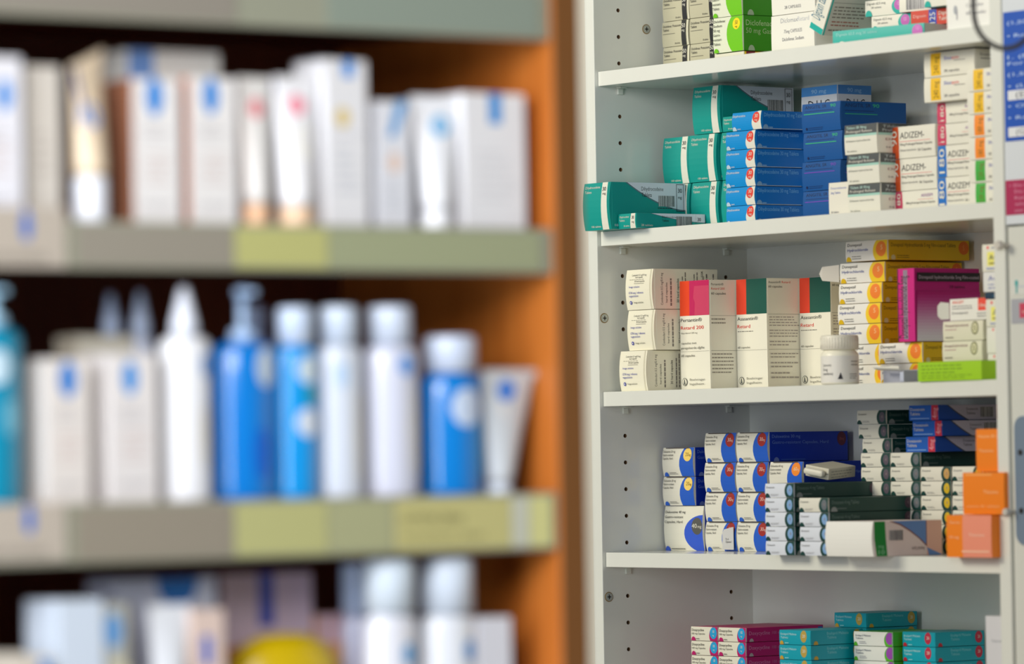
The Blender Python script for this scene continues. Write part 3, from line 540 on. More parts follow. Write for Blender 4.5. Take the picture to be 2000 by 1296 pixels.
def crumpled(X, Y, z):
    o = empty('opened_carton', (X, Y, z)); tag(o, 'torn-open white carton with curled flap in front of the yellow-sided ones', 'medicine box')
    m = MB(); mm = mat((168, 172, 186)); m.quads([(0, 0, 0), (62, 6, 0), (62, 34, 0), (0, 30, 0), (0, 0, .6), (62, 6, .6), (62, 34, .6), (0, 30, .6)], [(0, 3, 2, 1), (4, 5, 6, 7), (0, 1, 5, 4), (1, 2, 6, 5), (2, 3, 7, 6), (3, 0, 4, 7)], mm)
    m.box((0, 30, 0), (62, 30.6, 15), mm); m.box((62, 6, 0), (62.6, 34, 14), mm); m.build('tray', o)
    f = MB(); vs = []; n = 8
    for i in range(n+1):
        a = i/n*1.9; 
        for x in (8, 52): vs += [(x, 22-math.sin(a)*14, 17-math.cos(a)*4+(2 if x < 10 else 0)), (x, 22-math.sin(a)*14-.4, 17.7-math.cos(a)*4+(2 if x < 10 else 0))]
    fs = []
    for i in range(n):
        b = i*4; fs += [(b, b+4, b+6, b+2), (b+1, b+3, b+7, b+5), (b, b+1, b+5, b+4), (b+2, b+6, b+7, b+3)]
    f.quads(vs, fs+[(0, 2, 3, 1)], mat((236, 234, 222))); f.m[-1] = 0
    f.box((22, 7, 19.6), (36, 16, 20), mat((150, 150, 150))); f.build('curled_flap', o)
    p = MB(); p.box((50, 10, .7), (61, 30, 13), mat((190, 196, 214)), 2); p.build('leaflet', o)
crumpled(SX(1686, 30, S3), 30, S3)
put('lime', SX(1793, 2, S3), 2, S3, 'lime green carton lying at the shelf front', 'lime cartons', rz=math.radians(1))
g = 'beige cartons with an olive ring'
stack('olive', 43, S3, [1842, 1842, 1843], 'beige carton with an olive ring', 'the ringed stack', g, lo=550)
o = put('aricept', SX(1856, 44, S3+66.5), 44, S3+66.8, 'white carton with red corner and open left flap, on the ringed stack', 'white cartons with a red corner', rz=math.radians(-1))
f = MB(); v = [(-.5, -1, 2), (-9, -6, 2), (-12, -8, 6), (-12, -8, 17), (-9, -6, 21), (-.5, -1, 20)]
f.quads(v+[(x, y+.5, z_) for x, y, z_ in v], [(0, 1, 2, 3, 4, 5), (11, 10, 9, 8, 7, 6)]+[(i_, (i_+1) % 6, (i_+1) % 6+6, i_+6) for i_ in range(6)], mat((214, 212, 200))); f.build('open_flap', o)
z = S3; g = 'cartons wedged against the right panel'
for i, (k, lb) in enumerate((('white_text', 'white carton wedged by the right panel, on the board'), ('white_text', 'white carton wedged by the right panel, second from the board'), ('yellow_label', 'white carton with yellow label by the right panel, below the navy strip'),
                       ('navy_strip', 'thin navy carton squeezed into the stack by the right panel'), ('white_blue_text', 'white carton with blue writing, on the thin navy one'), ('yellow_label', 'white carton with yellow label, topmost by the right panel'))):
    X = [645, 644, 643.5, 642, 640, 639][i]
    put(k, X, 42, z, lb, g); z += TYPES[k][4]+.25
# pill bottle
pb = empty('pill_bottle', (SX(1641, 0, S3), 4, S3)); pb.location = Vector((SX(1641, 24, S3), 24, S3))*MM
tag(pb, 'squat white plastic pill bottle with ribbed cap at the shelf front', 'bottle')
WP = mat((248, 245, 226), .32)
m = MB(); m.lathe([(19, 0), (21, .8), (21.5, 2), (21.5, 33), (21, 35), (18, 39), (17.5, 40), (17.5, 44)], WP, n=40); m.build('body', pb, True)
m = MB(); m.lathe([(21, 39.6), (21.4, 40), (21.4, 54), (20.6, 55.6), (18, 56)], mat((236, 232, 216), .4), n=40)
for i in range(40):
    a = i*math.pi/20; m.box((21.3*math.cos(a)-.35, 21.3*math.sin(a)-.35, 41), (21.3*math.cos(a)+.35, 21.3*math.sin(a)+.35, 53), m.mats[0])
m.build('ribbed_cap', pb, True)
m = MB()
def wrap(R, a0, arc):
    return lambda u, v, l: ((R+l)*math.cos(a0+u/R), (R+l)*math.sin(a0+u/R), v+2.5)
R_ = 21.55
vs = [(R_*math.cos(-3.1+i*.1), R_*math.sin(-3.1+i*.1), z_) for i in range(45) for z_ in (2.5, 32.5)]
m.quads(vs, [(2*i, 2*i+2, 2*i+3, 2*i+1) for i in range(44)], mat((236, 234, 226)))
prints(m, [('t', .365, .60, .11, 'Lanoxin', BK, .13), ('t', .365, .44, .10, '5mg', BK, .08), ('t', .365, .28, .10, '(warfarin)', BK, .15), ('p', [(.575, .12), (.635, .12), (.61, .38)], BK), ('m', .72, .12, .84, .35, 3, (120, 118, 112)), ('m', .74, .6, .86, .85, 2, (130, 128, 122))], R_*4.4, 30, wrap(R_, -3.1-.25, 4.4))
m.build('wrapped_label', pb, True)
# fourth shelf
stack('dul40', 95, S4, [1303], 'cream carton with grey 40 mg disc', 'under the pair with yellow 20 discs', 'duloxetine-style blue swirl cartons', lo=3.5, hi=3.6)
g = 'white cartons with a blue swirl'
stack('dul20', 92, S4+54.3, [1298, 1297], 'blue swirl carton with yellow 20 disc', 'the pair beside the peg holes', g, lo=2.5)
z = stack('dul30', 97, S4, [1378, 1379, 1379], 'blue swirl carton with dark red 30 disc', 'the left 30 column', g, lo=79.5, hi=80.5, jit=.2)
put('dul30', 81, 97, z, 'blue swirl carton with dark red 30 disc, topmost of the left 30 column', g)
z = stack('dul30', 97, S4, [1438, 1437, 1441], 'blue swirl carton with dark red 30 disc', 'the right 30 column', g, lo=139.5, hi=140.5, jit=.2)
put('dul30', 141, 97, z, 'blue swirl carton with dark red 30 disc, long side showing, top right', g)
stack('dul60', 98, S4, [1505, 1505, 1505], 'blue swirl carton with orange disc', 'the column mostly behind green-sided cartons', g, lo=201, hi=201.5)
f = MB(); f.quads([(0, 0, 0), (21, 0, 0), (21, 0, 27), (3, 0, 24), (0, 0, 20), (0, .5, 0), (21, .5, 0), (21, .5, 27), (3, .5, 24), (0, .5, 20)], [(0, 1, 2, 3, 4), (9, 8, 7, 6, 5)]+[(i, i+1, i+6, i+5) for i in range(4)]+[(4, 0, 5, 9)], mat((205, 205, 205)))
prints(f, [('t', .3, .42, .10, 'Pack', (90, 90, 90), .3), ('t', .3, .3, .10, 'Opened', (90, 90, 90), .5)], 21, 27, lambda u, v, l: (u, -l, v)); o = f.build('paper_slip', None, loc=(115, 92.0, S4+2)); tag(o, 'grey torn paper slip covering part of the lowest left 30 carton', 'paper slip')
g = 'green-sided doxazosin-size cartons'
def many(key_list, Y, z, X, labels, jit=.3):
    for k, lb in zip(key_list, labels):
        put(k, X+random.uniform(-.4, .4), Y, z, lb, g, rz=math.radians(random.uniform(-jit, jit))); z += 16.35
    return z
A = ['bottom', 'second from bottom', 'third from bottom', 'fourth from bottom', 'fifth from bottom', 'sixth from bottom', 'seventh from bottom', 'eighth from bottom']
X = SX(1497, -14, S4); many(['dox_blue']*5, -14, S4, X, ['green-sided carton, %s of the front stack beside the blue swirl cartons' % a for a in ['bottom', 'second from bottom', 'middle', 'second from top', 'topmost']])
X = SX(1564, -18, S4); many(['dox_blue', 'dox_blue', 'dox_blue', 'dox_grey'], -18, S4, X, ['green-sided carton, %s of the front stack beside the plain white end' % a for a in ['bottom', 'second from bottom', 'second from top', 'topmost']])
Y4 = 103
for X, ks, nm in ((358.5, ['dox_mauve']*10, 'the tallest back stack'), (410, ['dox_grey']*7, 'the seven-high back stack beside the tallest'), (462, ['dox_yellow']*5+['dox_amber'], 'the yellow-disc back stack'), (515, ['dox_yellow']*6, 'the back stack behind the orange cartons')):
    n = len(ks); z = S4
    for i, k in enumerate(ks):
        lab = 'green-sided carton, %s of %s' % (['bottom', 'second from bottom', 'third from bottom', 'fourth from bottom', 'fifth from bottom', 'fifth from top', 'fourth from top', 'third from top', 'second from top', 'topmost'][i] if n == 10 else (A[:n-1]+['topmost'])[i], nm)
        dx = {7: 3, 8: -3, 9: -6}.get(i, 0) if n == 10 else 0
        put(k, X+dx+random.uniform(-.3, .3), Y4, z, lab, g, rz=0); z += 16.35
        if n == 7 and i == 6: z7 = z
z = z7
for i, px in enumerate([1770, 1783, 1776]):
    put('bluered', SX(px, 104, z), 104, z, 'bright blue carton with red stripe and bar code, %s of three' % ['lowest', 'middle', 'highest'][i], 'blue and red cartons'); z += 17.8
put('white_green', 447.5, -26, S4, 'large white carton with green stripe jutting over the shelf edge', 'large white cartons with a green stripe')
put('orange_cube', SX(1850, -12, S4), -12, S4, 'orange carton with salmon panel, lowest by the right panel', 'orange cartons')
put('orange_mid', SX(1882, -4, S4+46), -4, S4+46.4, 'plain orange carton, middle by the right panel', 'orange cartons', rz=math.radians(-1))
put('orange_tall', SX(1905, 0, S4+92), 2, S4+92.3, 'plain orange carton, topmost and narrowest', 'orange cartons')
z = S4+3*35.25
many(['dox_grey']*5, 42, S4, 274, ['green-sided carton, %s of the pile hidden behind the front stack' % a for a in A[:4]+['topmost']])
lt = empty('leaning_carton', (311, 58, S4+83.5)); tag(lt, 'small cream carton lying askew behind the front green-sided stack', 'medicine box')
m = MB(); m.box((0, 0, 0), (36, 46, 13), mat((212, 208, 190)), .8); prints(m, [('m', .1, .2, .8, .8, 2, (60, 70, 60)), ('r', 0, .45, 1, .5, (40, 60, 50))], 36, 14, lambda u, v, l: (u, -l, v)); prints(m, [('m', .1, .1, .9, .9, 3, (150, 150, 140))], 45, 12, lambda u, v, l: (36+l, u, v)); m.build('sleeve', lt)
m = MB(); m.box((3, -8, 3), (33, -.3, 11), mat((225, 222, 206)), 3); m.build('blister_end', lt)
lt.rotation_euler = (math.radians(4), math.radians(9), math.radians(8)); lt.location.z += .006
# bottom row
H5 = 17.65
def low(key, X, Y, n, desc, where, group, show, jit=.4):
    z = S5
    for i in range(n):
        k = n-1-i
        lab = '%s, %s of %s' % (desc, (['topmost', 'second from top', 'third from top'][k] if k < 3 else 'lower down'), where)
        put(key, X+random.uniform(-.6, .6), Y, z, lab, group, rz=math.radians(random.uniform(-jit, jit))); z += TYPES[key][4]+.25
    return z
g = 'magenta and white cartons in the bottom row'
n5 = 6
low('doxy', 67.5, 80, n5, 'magenta and white carton', 'the leftmost bottom-row stack', g, 3)
low('doxy', 119.5, 80, n5, 'magenta and white carton', 'the second bottom-row stack', g, 3)
g = 'turquoise cartons in the bottom row'
low('enal_gold', 257, 60, n5, 'turquoise carton with gold disc', 'the front turquoise stack', g, 2)
low('enal_gold', 258, 143, 7, 'turquoise carton with gold disc', 'the higher back stack', g, 2)
low('enal_green', 322, 118, n5, 'white and green carton with purple spot', 'the bottom row', 'white and green cartons in the bottom row', 2)
low('enal_red', 394, 130, n5, 'turquoise carton with crimson disc', 'the stack at the right', g, 2)
put('cotton', SX(1929, 20, S5), 20, S5, 'tall grey-white carton with crimson line at the bottom right corner', 'tall cartons in the bottom row')

# ------------------------------------------------------------------ panel to the right of the white cabinet
def zat(py, px, Y=0):
    X = SX(px, Y, 300)
    for _ in range(4): z = SZ(py, X, Y); X = SX(px, Y, z)
    return X, z
XR = WC+20
pl = empty('cupboard_front', (XR, 0, FZ)); tag(pl, 'flat white cupboard front beside the open shelves, carrying the notices', 'cupboard')
_, zs = zat(440, 1980)
m = MB(); m.box((0, 3, 0), (420, 22, zs-FZ-1), mat((214, 216, 208), .3), 1); m.build('lower_panel', pl)
m = MB(); m.box((0, 0, zs-FZ+1), (420, 20, HC), mat((216, 222, 228), .25), 1); m.build('upper_panel', pl)  # bluish cast of the light is put into this panel's colour
def knob(px, py, r):
    X, z = zat(py, px); o = MB(); n = 20
    def ring(r_, y): return [(X-XR+r_*math.cos(a*math.pi/10), y, z-FZ+r_*math.sin(a*math.pi/10)) for a in range(20)]
    prof = [(r*.55, 3), (r*.55, -5), (r, -7), (r, -11), (r*.8, -13)]; vs = sum([ring(a, b) for a, b in prof], [])
    fs = [(j*20+i, j*20+(i+1) % 20, (j+1)*20+(i+1) % 20, (j+1)*20+i) for j in range(4) for i in range(20)]+[tuple(80+i for i in range(20))]
    o.quads(vs, fs, mat((205, 200, 190), .3)); o.build('knob', pl, True)
knob(1964, 479, 5); knob(1979, 999, 4)
X0, z1 = zat(812, 1984, 0); _, z0 = zat(1064, 1990, 0)
X0 = SX(1983, 0, (z0+z1)/2)-XR
m = MB(); r = 13; H = z1-z0; W = 60; pts = []
for cx, cz, a0 in ((W-r, H-r, 0), (r, H-r, 90), (r, r, 180), (W-r, r, 270)):
    pts += [(cx+r*math.cos(math.radians(a0+t*15)), cz+r*math.sin(math.radians(a0+t*15))) for t in range(7)]
n = len(pts); m.quads([(X0+x, 3, z0-FZ+z) for x, z in pts]+[(X0+x, -.5, z0-FZ+z) for x, z in pts]+[(X0+W/2+(x-W/2)*.96, -1.5, z0-FZ+H/2+(z-H/2)*.99) for x, z in pts],
      [(j*n+i, j*n+(i+1) % n, (j+1)*n+(i+1) % n, (j+1)*n+i) for j in (0, 1) for i in range(n)]+[tuple(2*n+i for i in range(n))], mat((150, 168, 188), .3, metal=.6))
pm = m.build('lock_plate', pl)
for px, py in ((1995, 883), (1997, 997)):
    X, z = zat(py, px); o = MB(); o.quads([(X-XR+3.2*math.cos(a*math.pi/8), y, z-FZ+3.2*math.sin(a*math.pi/8)) for y in (-1.5, -2.2) for a in range(16)], [tuple(range(16, 32))]+[(i, (i+1) % 16, 16+(i+1) % 16, 16+i) for i in range(16)], blk); o.build('plate_screw', pm)
def notice(px, y0, y1, W, col, ops, label, nm='notice', Yf=-.2):
    X, za = zat(y0, px+20, Yf); X, zb = zat(y1, px+20, Yf); X = SX(px, Yf, (za+zb)/2)
    m = MB(); m.box((X, Yf-.6, zb), (X+W, Yf-.05, za), mat(col, .35)); prints(m, ops, W, za-zb, lambda u, v, l: (X+u, Yf-.6-l, zb+v), 1, 5)
    tag(m.build(nm), label, 'notice', 'notices on the cupboard front')
NB = (190, 215, 245)
ops = []
for t, v, wx in (('(1,500ml bottles', .90, .5), ('• Round to nearest', .80, .6), ('1. (Please note', .635, .55), ('  For all orders', .585, .5), ('(1,500ml packs', .50, .5), ('• (Leave space', .41, .55), ('• Obtain', .255, .3), ('• Report', .165, .3)): ops.append(('t', .03, v, .028, t, NB, wx))
for v, t in ((.315, '(ERGO)'), (.03, '(GENERIC)')): ops += [('r', .03, v, .5, v+.075, (225, 228, 232)), ('t', .09, v+.018, .045, t, (90, 95, 105), .3)]
ops += [('r', .3, .72, .5, .77, (225, 228, 232))]
notice(1962, 22, 275, 210, (0, 78, 182), ops, 'bright blue notice with white lines of writing, upper right edge')
notice(1965, 351, 419, 105, (172, 34, 84), [('t', .06, .80, .09, '• Do not stack', (225, 150, 180), .6), ('t', .14, .62, .09, 'Do not leave', (225, 150, 180), .5), ('t', .14, .44, .09, 'Keep closed', (225, 150, 180), .5), ('t', .14, .26, .09, 'when not in', (225, 150, 180), .5), ('t', .14, .08, .09, 'use at any time', (225, 150, 180), .6)], 'maroon notice with pale writing below the blue one')
notice(1976, 583, 631, 60, (168, 170, 178), [('r', .22, .22, .85, .82, (200, 60, 90)), ('e', .46, .5, .26, .26, (225, 50, 40)), ('e', .66, .5, .26, .26, (245, 165, 40)), ('t', .3, .42, .14, 'card', WH, .3)], 'grey sticker with a red and orange payment card mark', 'sticker', 2.9)
notice(1977, 545, 575, 50, (216, 218, 212), [('r', .10, .6, .2, .95, (60, 165, 165)), ('r', .13, .1, .18, .6, (60, 165, 165)), ('r', .2, .5, .6, .56, (180, 190, 210))], 'small pale sticker with a teal mark above the grey one', 'sticker', 2.9)
# cable loop
cab_pts = []
for px, py in ((1905, -70), (1902, -30), (1901, 5), (1903, 35), (1911, 60), (1926, 79), (1948, 92), (1972, 94), (1992, 86), (2010, 68), (2024, 40), (2032, 0), (2036, -40), (2038, -90)):
    X, z = zat(py, px, -260); cab_pts.append((X, -260, z))
def smooth(P, n=5):
    out = []
    for i in range(len(P)-1):
        a, b, c, d = [Vector(P[max(0, min(len(P)-1, i+k))]) for k in (-1, 0, 1, 2)]
        for j in range(n):
            t = j/n; out.append(.5*((2*b)+(c-a)*t+(2*a-5*b+4*c-d)*t*t+(3*b-a-3*c+d)*t**3))
    return out+[Vector(P[-1])]
m = MB(); m.tube(smooth(cab_pts), 2.7, mat((26, 26, 30), .45)); tag(m.build('hanging_cable', None, True), 'black cable hanging in a loop in front of the top right shelf', 'cable')

# ------------------------------------------------------------------ wooden display shelving in the foreground
XG = 1500; GD_ = 300
YR = SY(1084, XG, 330); YE = SY(1136, XG, 330); YL = SY(-330, XG, 330)
gon = empty('display_shelving', (XG-GD_/2, (YL+YE)/2, FZ)); tag(gon, 'orange-brown wooden display shelving with cosmetics, out of focus in the foreground', 'shelving')
def gpart(nm, a, b, mm, bev=0, par=None):
    ox, oy = XG-GD_/2, (YL+YE)/2
    m = MB(); m.box((a[0]-ox, a[1]-oy, a[2]-FZ), (b[0]-ox, b[1]-oy, b[2]-FZ), mm, bev); return m.build(nm, par or gon)
GH = SZ(-420, XG, YR)
gpart('side_panel', (XG-GD_-8, YR, FZ), (XG+2, YE, GH), WOOD, 1.5)
gpart('front_edge_strip', (XG+2, YR+.5, FZ), (XG+4, YE-.5, GH), mat((118, 72, 22), .5), .5)  # thin strip in a darker brown than the side panel
gpart('side_panel', (XG-GD_-8, YL-25, FZ), (XG+2, YL, GH), WOOD, 1.5)
gpart('back_panel', (XG-GD_-8, YL, FZ), (XG-GD_, YR, GH), SHADED)
def dz(py): return SZ(py, XG, YR)
R1t, R1b = dz(-15), dz(79)
R2t, R2b = dz(447), dz(535)
R3t, R3b = dz(961), dz(1072)
RG = (150, 152, 134)
rails = {}
for nm, t, b in (('1', R1t, R1b), ('2', R2t, R2b), ('3', R3t, R3b), ('4', R3t-205, R3b-205)):
    s = gpart('shelf_board', (XG-GD_, YL+.3, t-22), (XG-6, YR-.3, t-2), SHADED)
    r = gpart('price_rail', (XG-5, YL+.3, b), (XG, YR-.5, t), mat(RG, .45), 1, s); rails[nm] = (t, b, s)
def rail_label(nm, p0, p1, col, ops=()):
    t, b, s = rails[nm]; y0 = SY(p0, XG, b); y1 = SY(p1, XG, b); ox, oy = XG-GD_/2, (YL+YE)/2
    m = MB(); m.box((XG-ox+.1, y0-oy, b-FZ+3), (XG-ox+.8, y1-oy, t-FZ-3), mat(col, .5)); prints(m, list(ops), y1-y0, t-b-6, lambda u, v, l: (XG-ox+.8+l, y0-oy+u, b-FZ+3+v), 1, 4)
    m.build('price_label', s)
rail_label('1', -200, 460, (142, 136, 126)); rail_label('1', 640, 1050, (138, 150, 138))
rail_label('2', 150, 455, (148, 142, 130)); rail_label('2', 460, 640, (186, 186, 120)); rail_label('2', 645, 1055, (158, 164, 130))
rail_label('3', 150, 455, (146, 138, 124)); rail_label('3', 460, 640, (184, 184, 126)); rail_label('3', 645, 765, (170, 172, 132))
rail_label('3', 772, 998, (196, 190, 128), [('t', .06, .52, .2, 'LOTION 200ml', (70, 66, 40), .52), ('t', .06, .2, .14, 'sensitive skin', (120, 115, 80), .7)])
rail_label('3', 1000, 1033, (200, 202, 186)); rail_label('3', 1036, 1078, (214, 212, 146))
def talker(nm, p0, p1, y0, y1, drop):
    t, b, s = rails[nm]; a = SY(p0, XG, b); c = SY(p1, XG, b); z1_ = SZ(y0, XG, a); z0_ = SZ(y1, XG, a)
    m = MB(); m.box((XG+1.2, a, z0_), (XG+1.9, c, z1_), mat((186, 176, 164), .5)); W, H = c-a, z1_-z0_
    dp = (SY(drop[0], XG, b)-a)/W; dv = (SZ(drop[1], XG, a)-z0_)/H
    prints(m, [('e', dp, dv, .10, .24, (0, 100, 200)), ('p', [(dp-.04, dv+.14), (dp+.04, dv+.14), (dp, dv+.34)], (0, 100, 200)), ('m', .2, .08, .8, .24, 2, (90, 84, 78))], W, H, lambda u, v, l: (XG+1.9+l, a+u, z0_+v), 1, 4)
    tag(m.build('shelf_card'), 'beige card with blue drop clipped to the %s wooden shelf front, far left' % ('middle' if nm == '2' else 'lower'), 'shelf card')
talker('2', -60, 128, 402, 520, (50, 440)); talker('3', -60, 128, 985, 1098, (56, 1018))

BL = (0, 134, 222)
def gbox(key, p0, p1, ytop, zb, dep, col, ops, label, rec=14, grp='white skincare boxes', rot=0, side=(), sidecol=None):
    X = XG-rec; zm = zb+40; ya = SY(p0, X, zm); yb = SY(p1, X, zm); h = SZ(ytop, X, ya)-zb
    carton(key, yb-ya, dep, h, col, front=ops(yb-ya, h) if callable(ops) else ops, bulge=.4, sidecol=sidecol)
    # left face of a box turned to the front of the wooden shelves is what shows beside it
    return put(key, X, ya, zb, label, grp, rz=math.pi/2+math.radians(rot), cat='skincare box', name='skincare_box')
def drop(cu, cv, ww=12, hh=24, col=(0, 134, 222)):
    return lambda W, H: [('e', cu, cv-.03, ww/2/H, hh/2/H, col), ('m', .2, cv-.34, .85, cv-.2, 3, (190, 186, 190)), ('m', .25, .28, .8, .5, 4, (214, 196, 192)), ('t', .2, .12, .03, 'sensitive skin', (150, 150, 160), .6)]
WB = (236, 234, 234)
z2 = R2t-1.9; z3 = R3t-1.9; z4 = R3t-205-1.9
G2 = 'white skincare boxes on the middle wooden shelf'
gbox('s1', 56, 118, 128, z2, 45, (218, 212, 204), [('m', .2, .3, .8, .6, 4, (190, 182, 176))], 'greyish white box at the far left of the middle wooden shelf', 20, G2)
gbox('s0', -60, 44, 108, z2, 30, (232, 232, 240), drop(.68, .80), 'lavender white box with blue drop cut by the left picture edge', 8, G2)
gbox('s2', 262, 352, 152, z2, 48, WB, drop(.46, .91, 15, 29), 'white box with blue drop, right of the tan tube', 14, G2, sidecol=(150, 100, 76))  # orange-brown left face, with its shade put into the colour
gbox('s2b', 252, 432, 96, z2, 40, (226, 226, 222), [('r', 0, .82, .28, 1, (110, 150, 214))], 'taller pale box with blue top behind the drop boxes', 64, G2)
gbox('s3', 372, 462, 150, z2, 45, WB, drop(.46, .91, 14, 28), 'white box with blue drop beside the pink-marked tubes', 14, G2, sidecol=(206, 140, 110))
gbox('s4', 638, 718, 116, z2, 44, (232, 232, 236), lambda W, H: [('r', .42, .90, .70, 1, BL), ('e', .4, .66, .05, .06, (224, 200, 130)), ('m', .2, .2, .8, .5, 5, (200, 204, 214)), ('r', .1, .55, .9, .56, (210, 210, 220))], 'tall white box with blue top mark and small gold emblem', 12, G2)
gbox('s5', 738, 802, 196, z2, 40, (226, 228, 236), lambda W, H: [('p', [(.3, .72), (.55, .72), (.95, 1), (.6, 1)], (90, 160, 220)), ('e', .5, .52, .06, .08, (232, 205, 190)), ('m', .2, .15, .8, .4, 4, (200, 204, 214))], 'short white box with slanted blue band', 14, G2)
gbox('s6', 906, 1026, 180, z2, 50, (234, 234, 238), lambda W, H: [('r', .42, .78, .62, 1, (0, 140, 220)), ('m', .2, .2, .85, .6, 6, (215, 215, 220))], 'wide white box with blue bar, nearest the wooden side panel', 12, G2)
gbox('s7', 822, 905, 186, z2, 40, (222, 224, 234), [('r', 0, .9, 1, 1, (205, 210, 228))], 'pale box standing behind the white tube on the middle shelf', 62, G2)
gbox('s8', 470, 625, 150, z2, 40, (214, 214, 222), [('r', .05, .93, .2, 1, (170, 50, 80)), ('r', .4, .92, .62, 1, (40, 70, 150))], 'pale box behind the two pink-marked tubes', 80, G2)
gbox('s8b', 625, 700, 112, z2, 36, (216, 218, 230), [('r', .1, .1, .9, .3, (190, 200, 220))], 'pale tall box behind the gold-emblem box', 80, G2)

def tube_item(pt0, pt1, pb0, pb1, ytop, ycap, zb, col, capcol, marks, label, rec=30, grp='standing skincare tubes', tilt=0, slant=0):
    """a squeeze tube standing on its cap: round at the cap, flattened crimp on top"""
    X = XG-rec; yt0, yt1 = SY(pt0, X, zb+90), SY(pt1, X, zb+90); yb0, yb1 = SY(pb0, X, zb+10), SY(pb1, X, zb+10)
    cy = (yb0+yb1)/2; rb = (yb1-yb0)/2; wt = (yt1-yt0)/2; ct = (yt0+yt1)/2-cy
    hc = SZ(ycap, X, cy)-zb; h = SZ(ytop, X, cy)-zb
    o = empty('skincare_tube', (X, cy, zb), tilt); tag(o, label, 'tube', grp)
    m = MB(); m.lathe([(rb*.93, 0), (rb*.98, 1), (rb, 3), (rb*.98, hc-1), (rb*.9, hc)], mat(capcol, .3), n=28); m.build('cap', o, True)
    m = MB(); n = 28; vs = []; L = 12
    for j in range(L+1):
        t = j/L; z = hc+.2+(h-hc-.2)*t; a = rb*(1-t)+wt*t; b = rb*(1-t**1.5)+.8*t**1.5
        for i in range(n):
            q = 2*math.pi*i/n; vs.append((b*math.cos(q), ct*t+a*math.sin(q), z+slant*a*math.sin(q)*t**3))
    fs = [(j*n+i, j*n+(i+1) % n, (j+1)*n+(i+1) % n, (j+1)*n+i) for j in range(L) for i in range(n)]+[tuple(range(n))[::-1], tuple(L*n+i for i in range(n))]
    m.quads(vs, fs, mat(col, .28)); m.build('body', o, True)
    m = MB()
    for u, v, ru, rv, c in marks:            # printed marks and one painted highlight, wrapped on the flattening front
        pts = []
        for k in range(20):
            q = 2*math.pi*k/20; z = hc+(h-hc)*v+rv*math.sin(q); t = (z-hc)/(h-hc); a = rb*(1-t)+wt*t; b = rb*(1-t**1.5)+.8*t**1.5
            yy = max(-.98, min(.98, u+ru*math.cos(q)/max(a, 1))); pts.append((b*math.sqrt(1-yy*yy)+.35, ct*t+a*yy, z))
        m.poly(pts, mat(c))
    if marks: m.build('print_and_highlight', o)
    m = MB(); m.quads([(x, ct+y, z_+slant*y) for x in (-1, 1) for y in (-wt, wt) for z_ in (h-6, h+.2)], [(0, 1, 3, 2), (4, 6, 7, 5), (0, 4, 5, 1), (2, 3, 7, 6), (0, 2, 6, 4), (1, 5, 7, 3)], mat(tuple(int(x*.96) for x in col), .3)); m.build('crimp', o)
    return o
G3 = 'squeeze tubes standing on the middle wooden shelf'
tube_item(126, 212, 148, 206, 112, 345, z2, (238, 218, 190), (232, 236, 246), [(-.92, .66, 3, 22, (70, 80, 130)), (-.45, .5, 8, 9, (100, 150, 220))], 'tan squeeze tube with blue mark and white cap, slanted top', 22, G3, .35, .38)
tube_item(466, 528, 476, 522, 152, 400, z2, (232, 230, 228), (236, 190, 150), [(-.1, .76, 6, 8, (228, 130, 140))], 'white squeeze tube with pink mark, beside the second drop box', 24, G3)
tube_item(536, 618, 548, 606, 150, 405, z2, (240, 240, 244), (240, 205, 170), [(-.1, .78, 8, 8, (245, 150, 170)), (.1, .5, 8, 14, (250, 248, 240))], 'bright white squeeze tube with pink mark, left of the tall box', 22, G3)  # near-white mark paints a highlight onto the tube body
tube_item(806, 892, 824, 876, 188, 412, z2, (240, 242, 248), (244, 246, 252), [(.12, .74, 9, 9, (130, 190, 235))], 'bright white squeeze tube with pale blue mark', 22, G3, -.1)

def patch(m, R, a0, z0_, ru, rv, col, n=24, sx=1.0, lift=.4):
    pts = [(R+lift, a0)]
    P = [((R+lift)*math.cos(a0+ru*math.cos(2*math.pi*k/n)/R)*sx, (R+lift)*math.sin(a0+ru*math.cos(2*math.pi*k/n)/R), z0_+rv*math.sin(2*math.pi*k/n)) for k in range(n)]
    # strips so the patch follows the curve
    N = 8
    for s_ in range(N):
        x0_, x1_ = -1+2*s_/N, -1+2*(s_+1)/N; h0, h1 = math.sqrt(max(0, 1-x0_*x0_)), math.sqrt(max(0, 1-x1_*x1_))
        q = [(x0_, -h0), (x1_, -h1), (x1_, h1), (x0_, h0)]
        q = [p for k, p in enumerate(q) if k == 0 or abs(p[0]-q[k-1][0])+abs(p[1]-q[k-1][1]) > 1e-6]
        if abs(q[0][0]-q[-1][0])+abs(q[0][1]-q[-1][1]) < 1e-6: q = q[:-1]
        if len(q) >= 3: m.poly([((R+lift)*math.cos(a0+u*ru/R)*sx, (R+lift)*math.sin(a0+u*ru/R), z0_+v*rv) for u, v in q], mat(col))
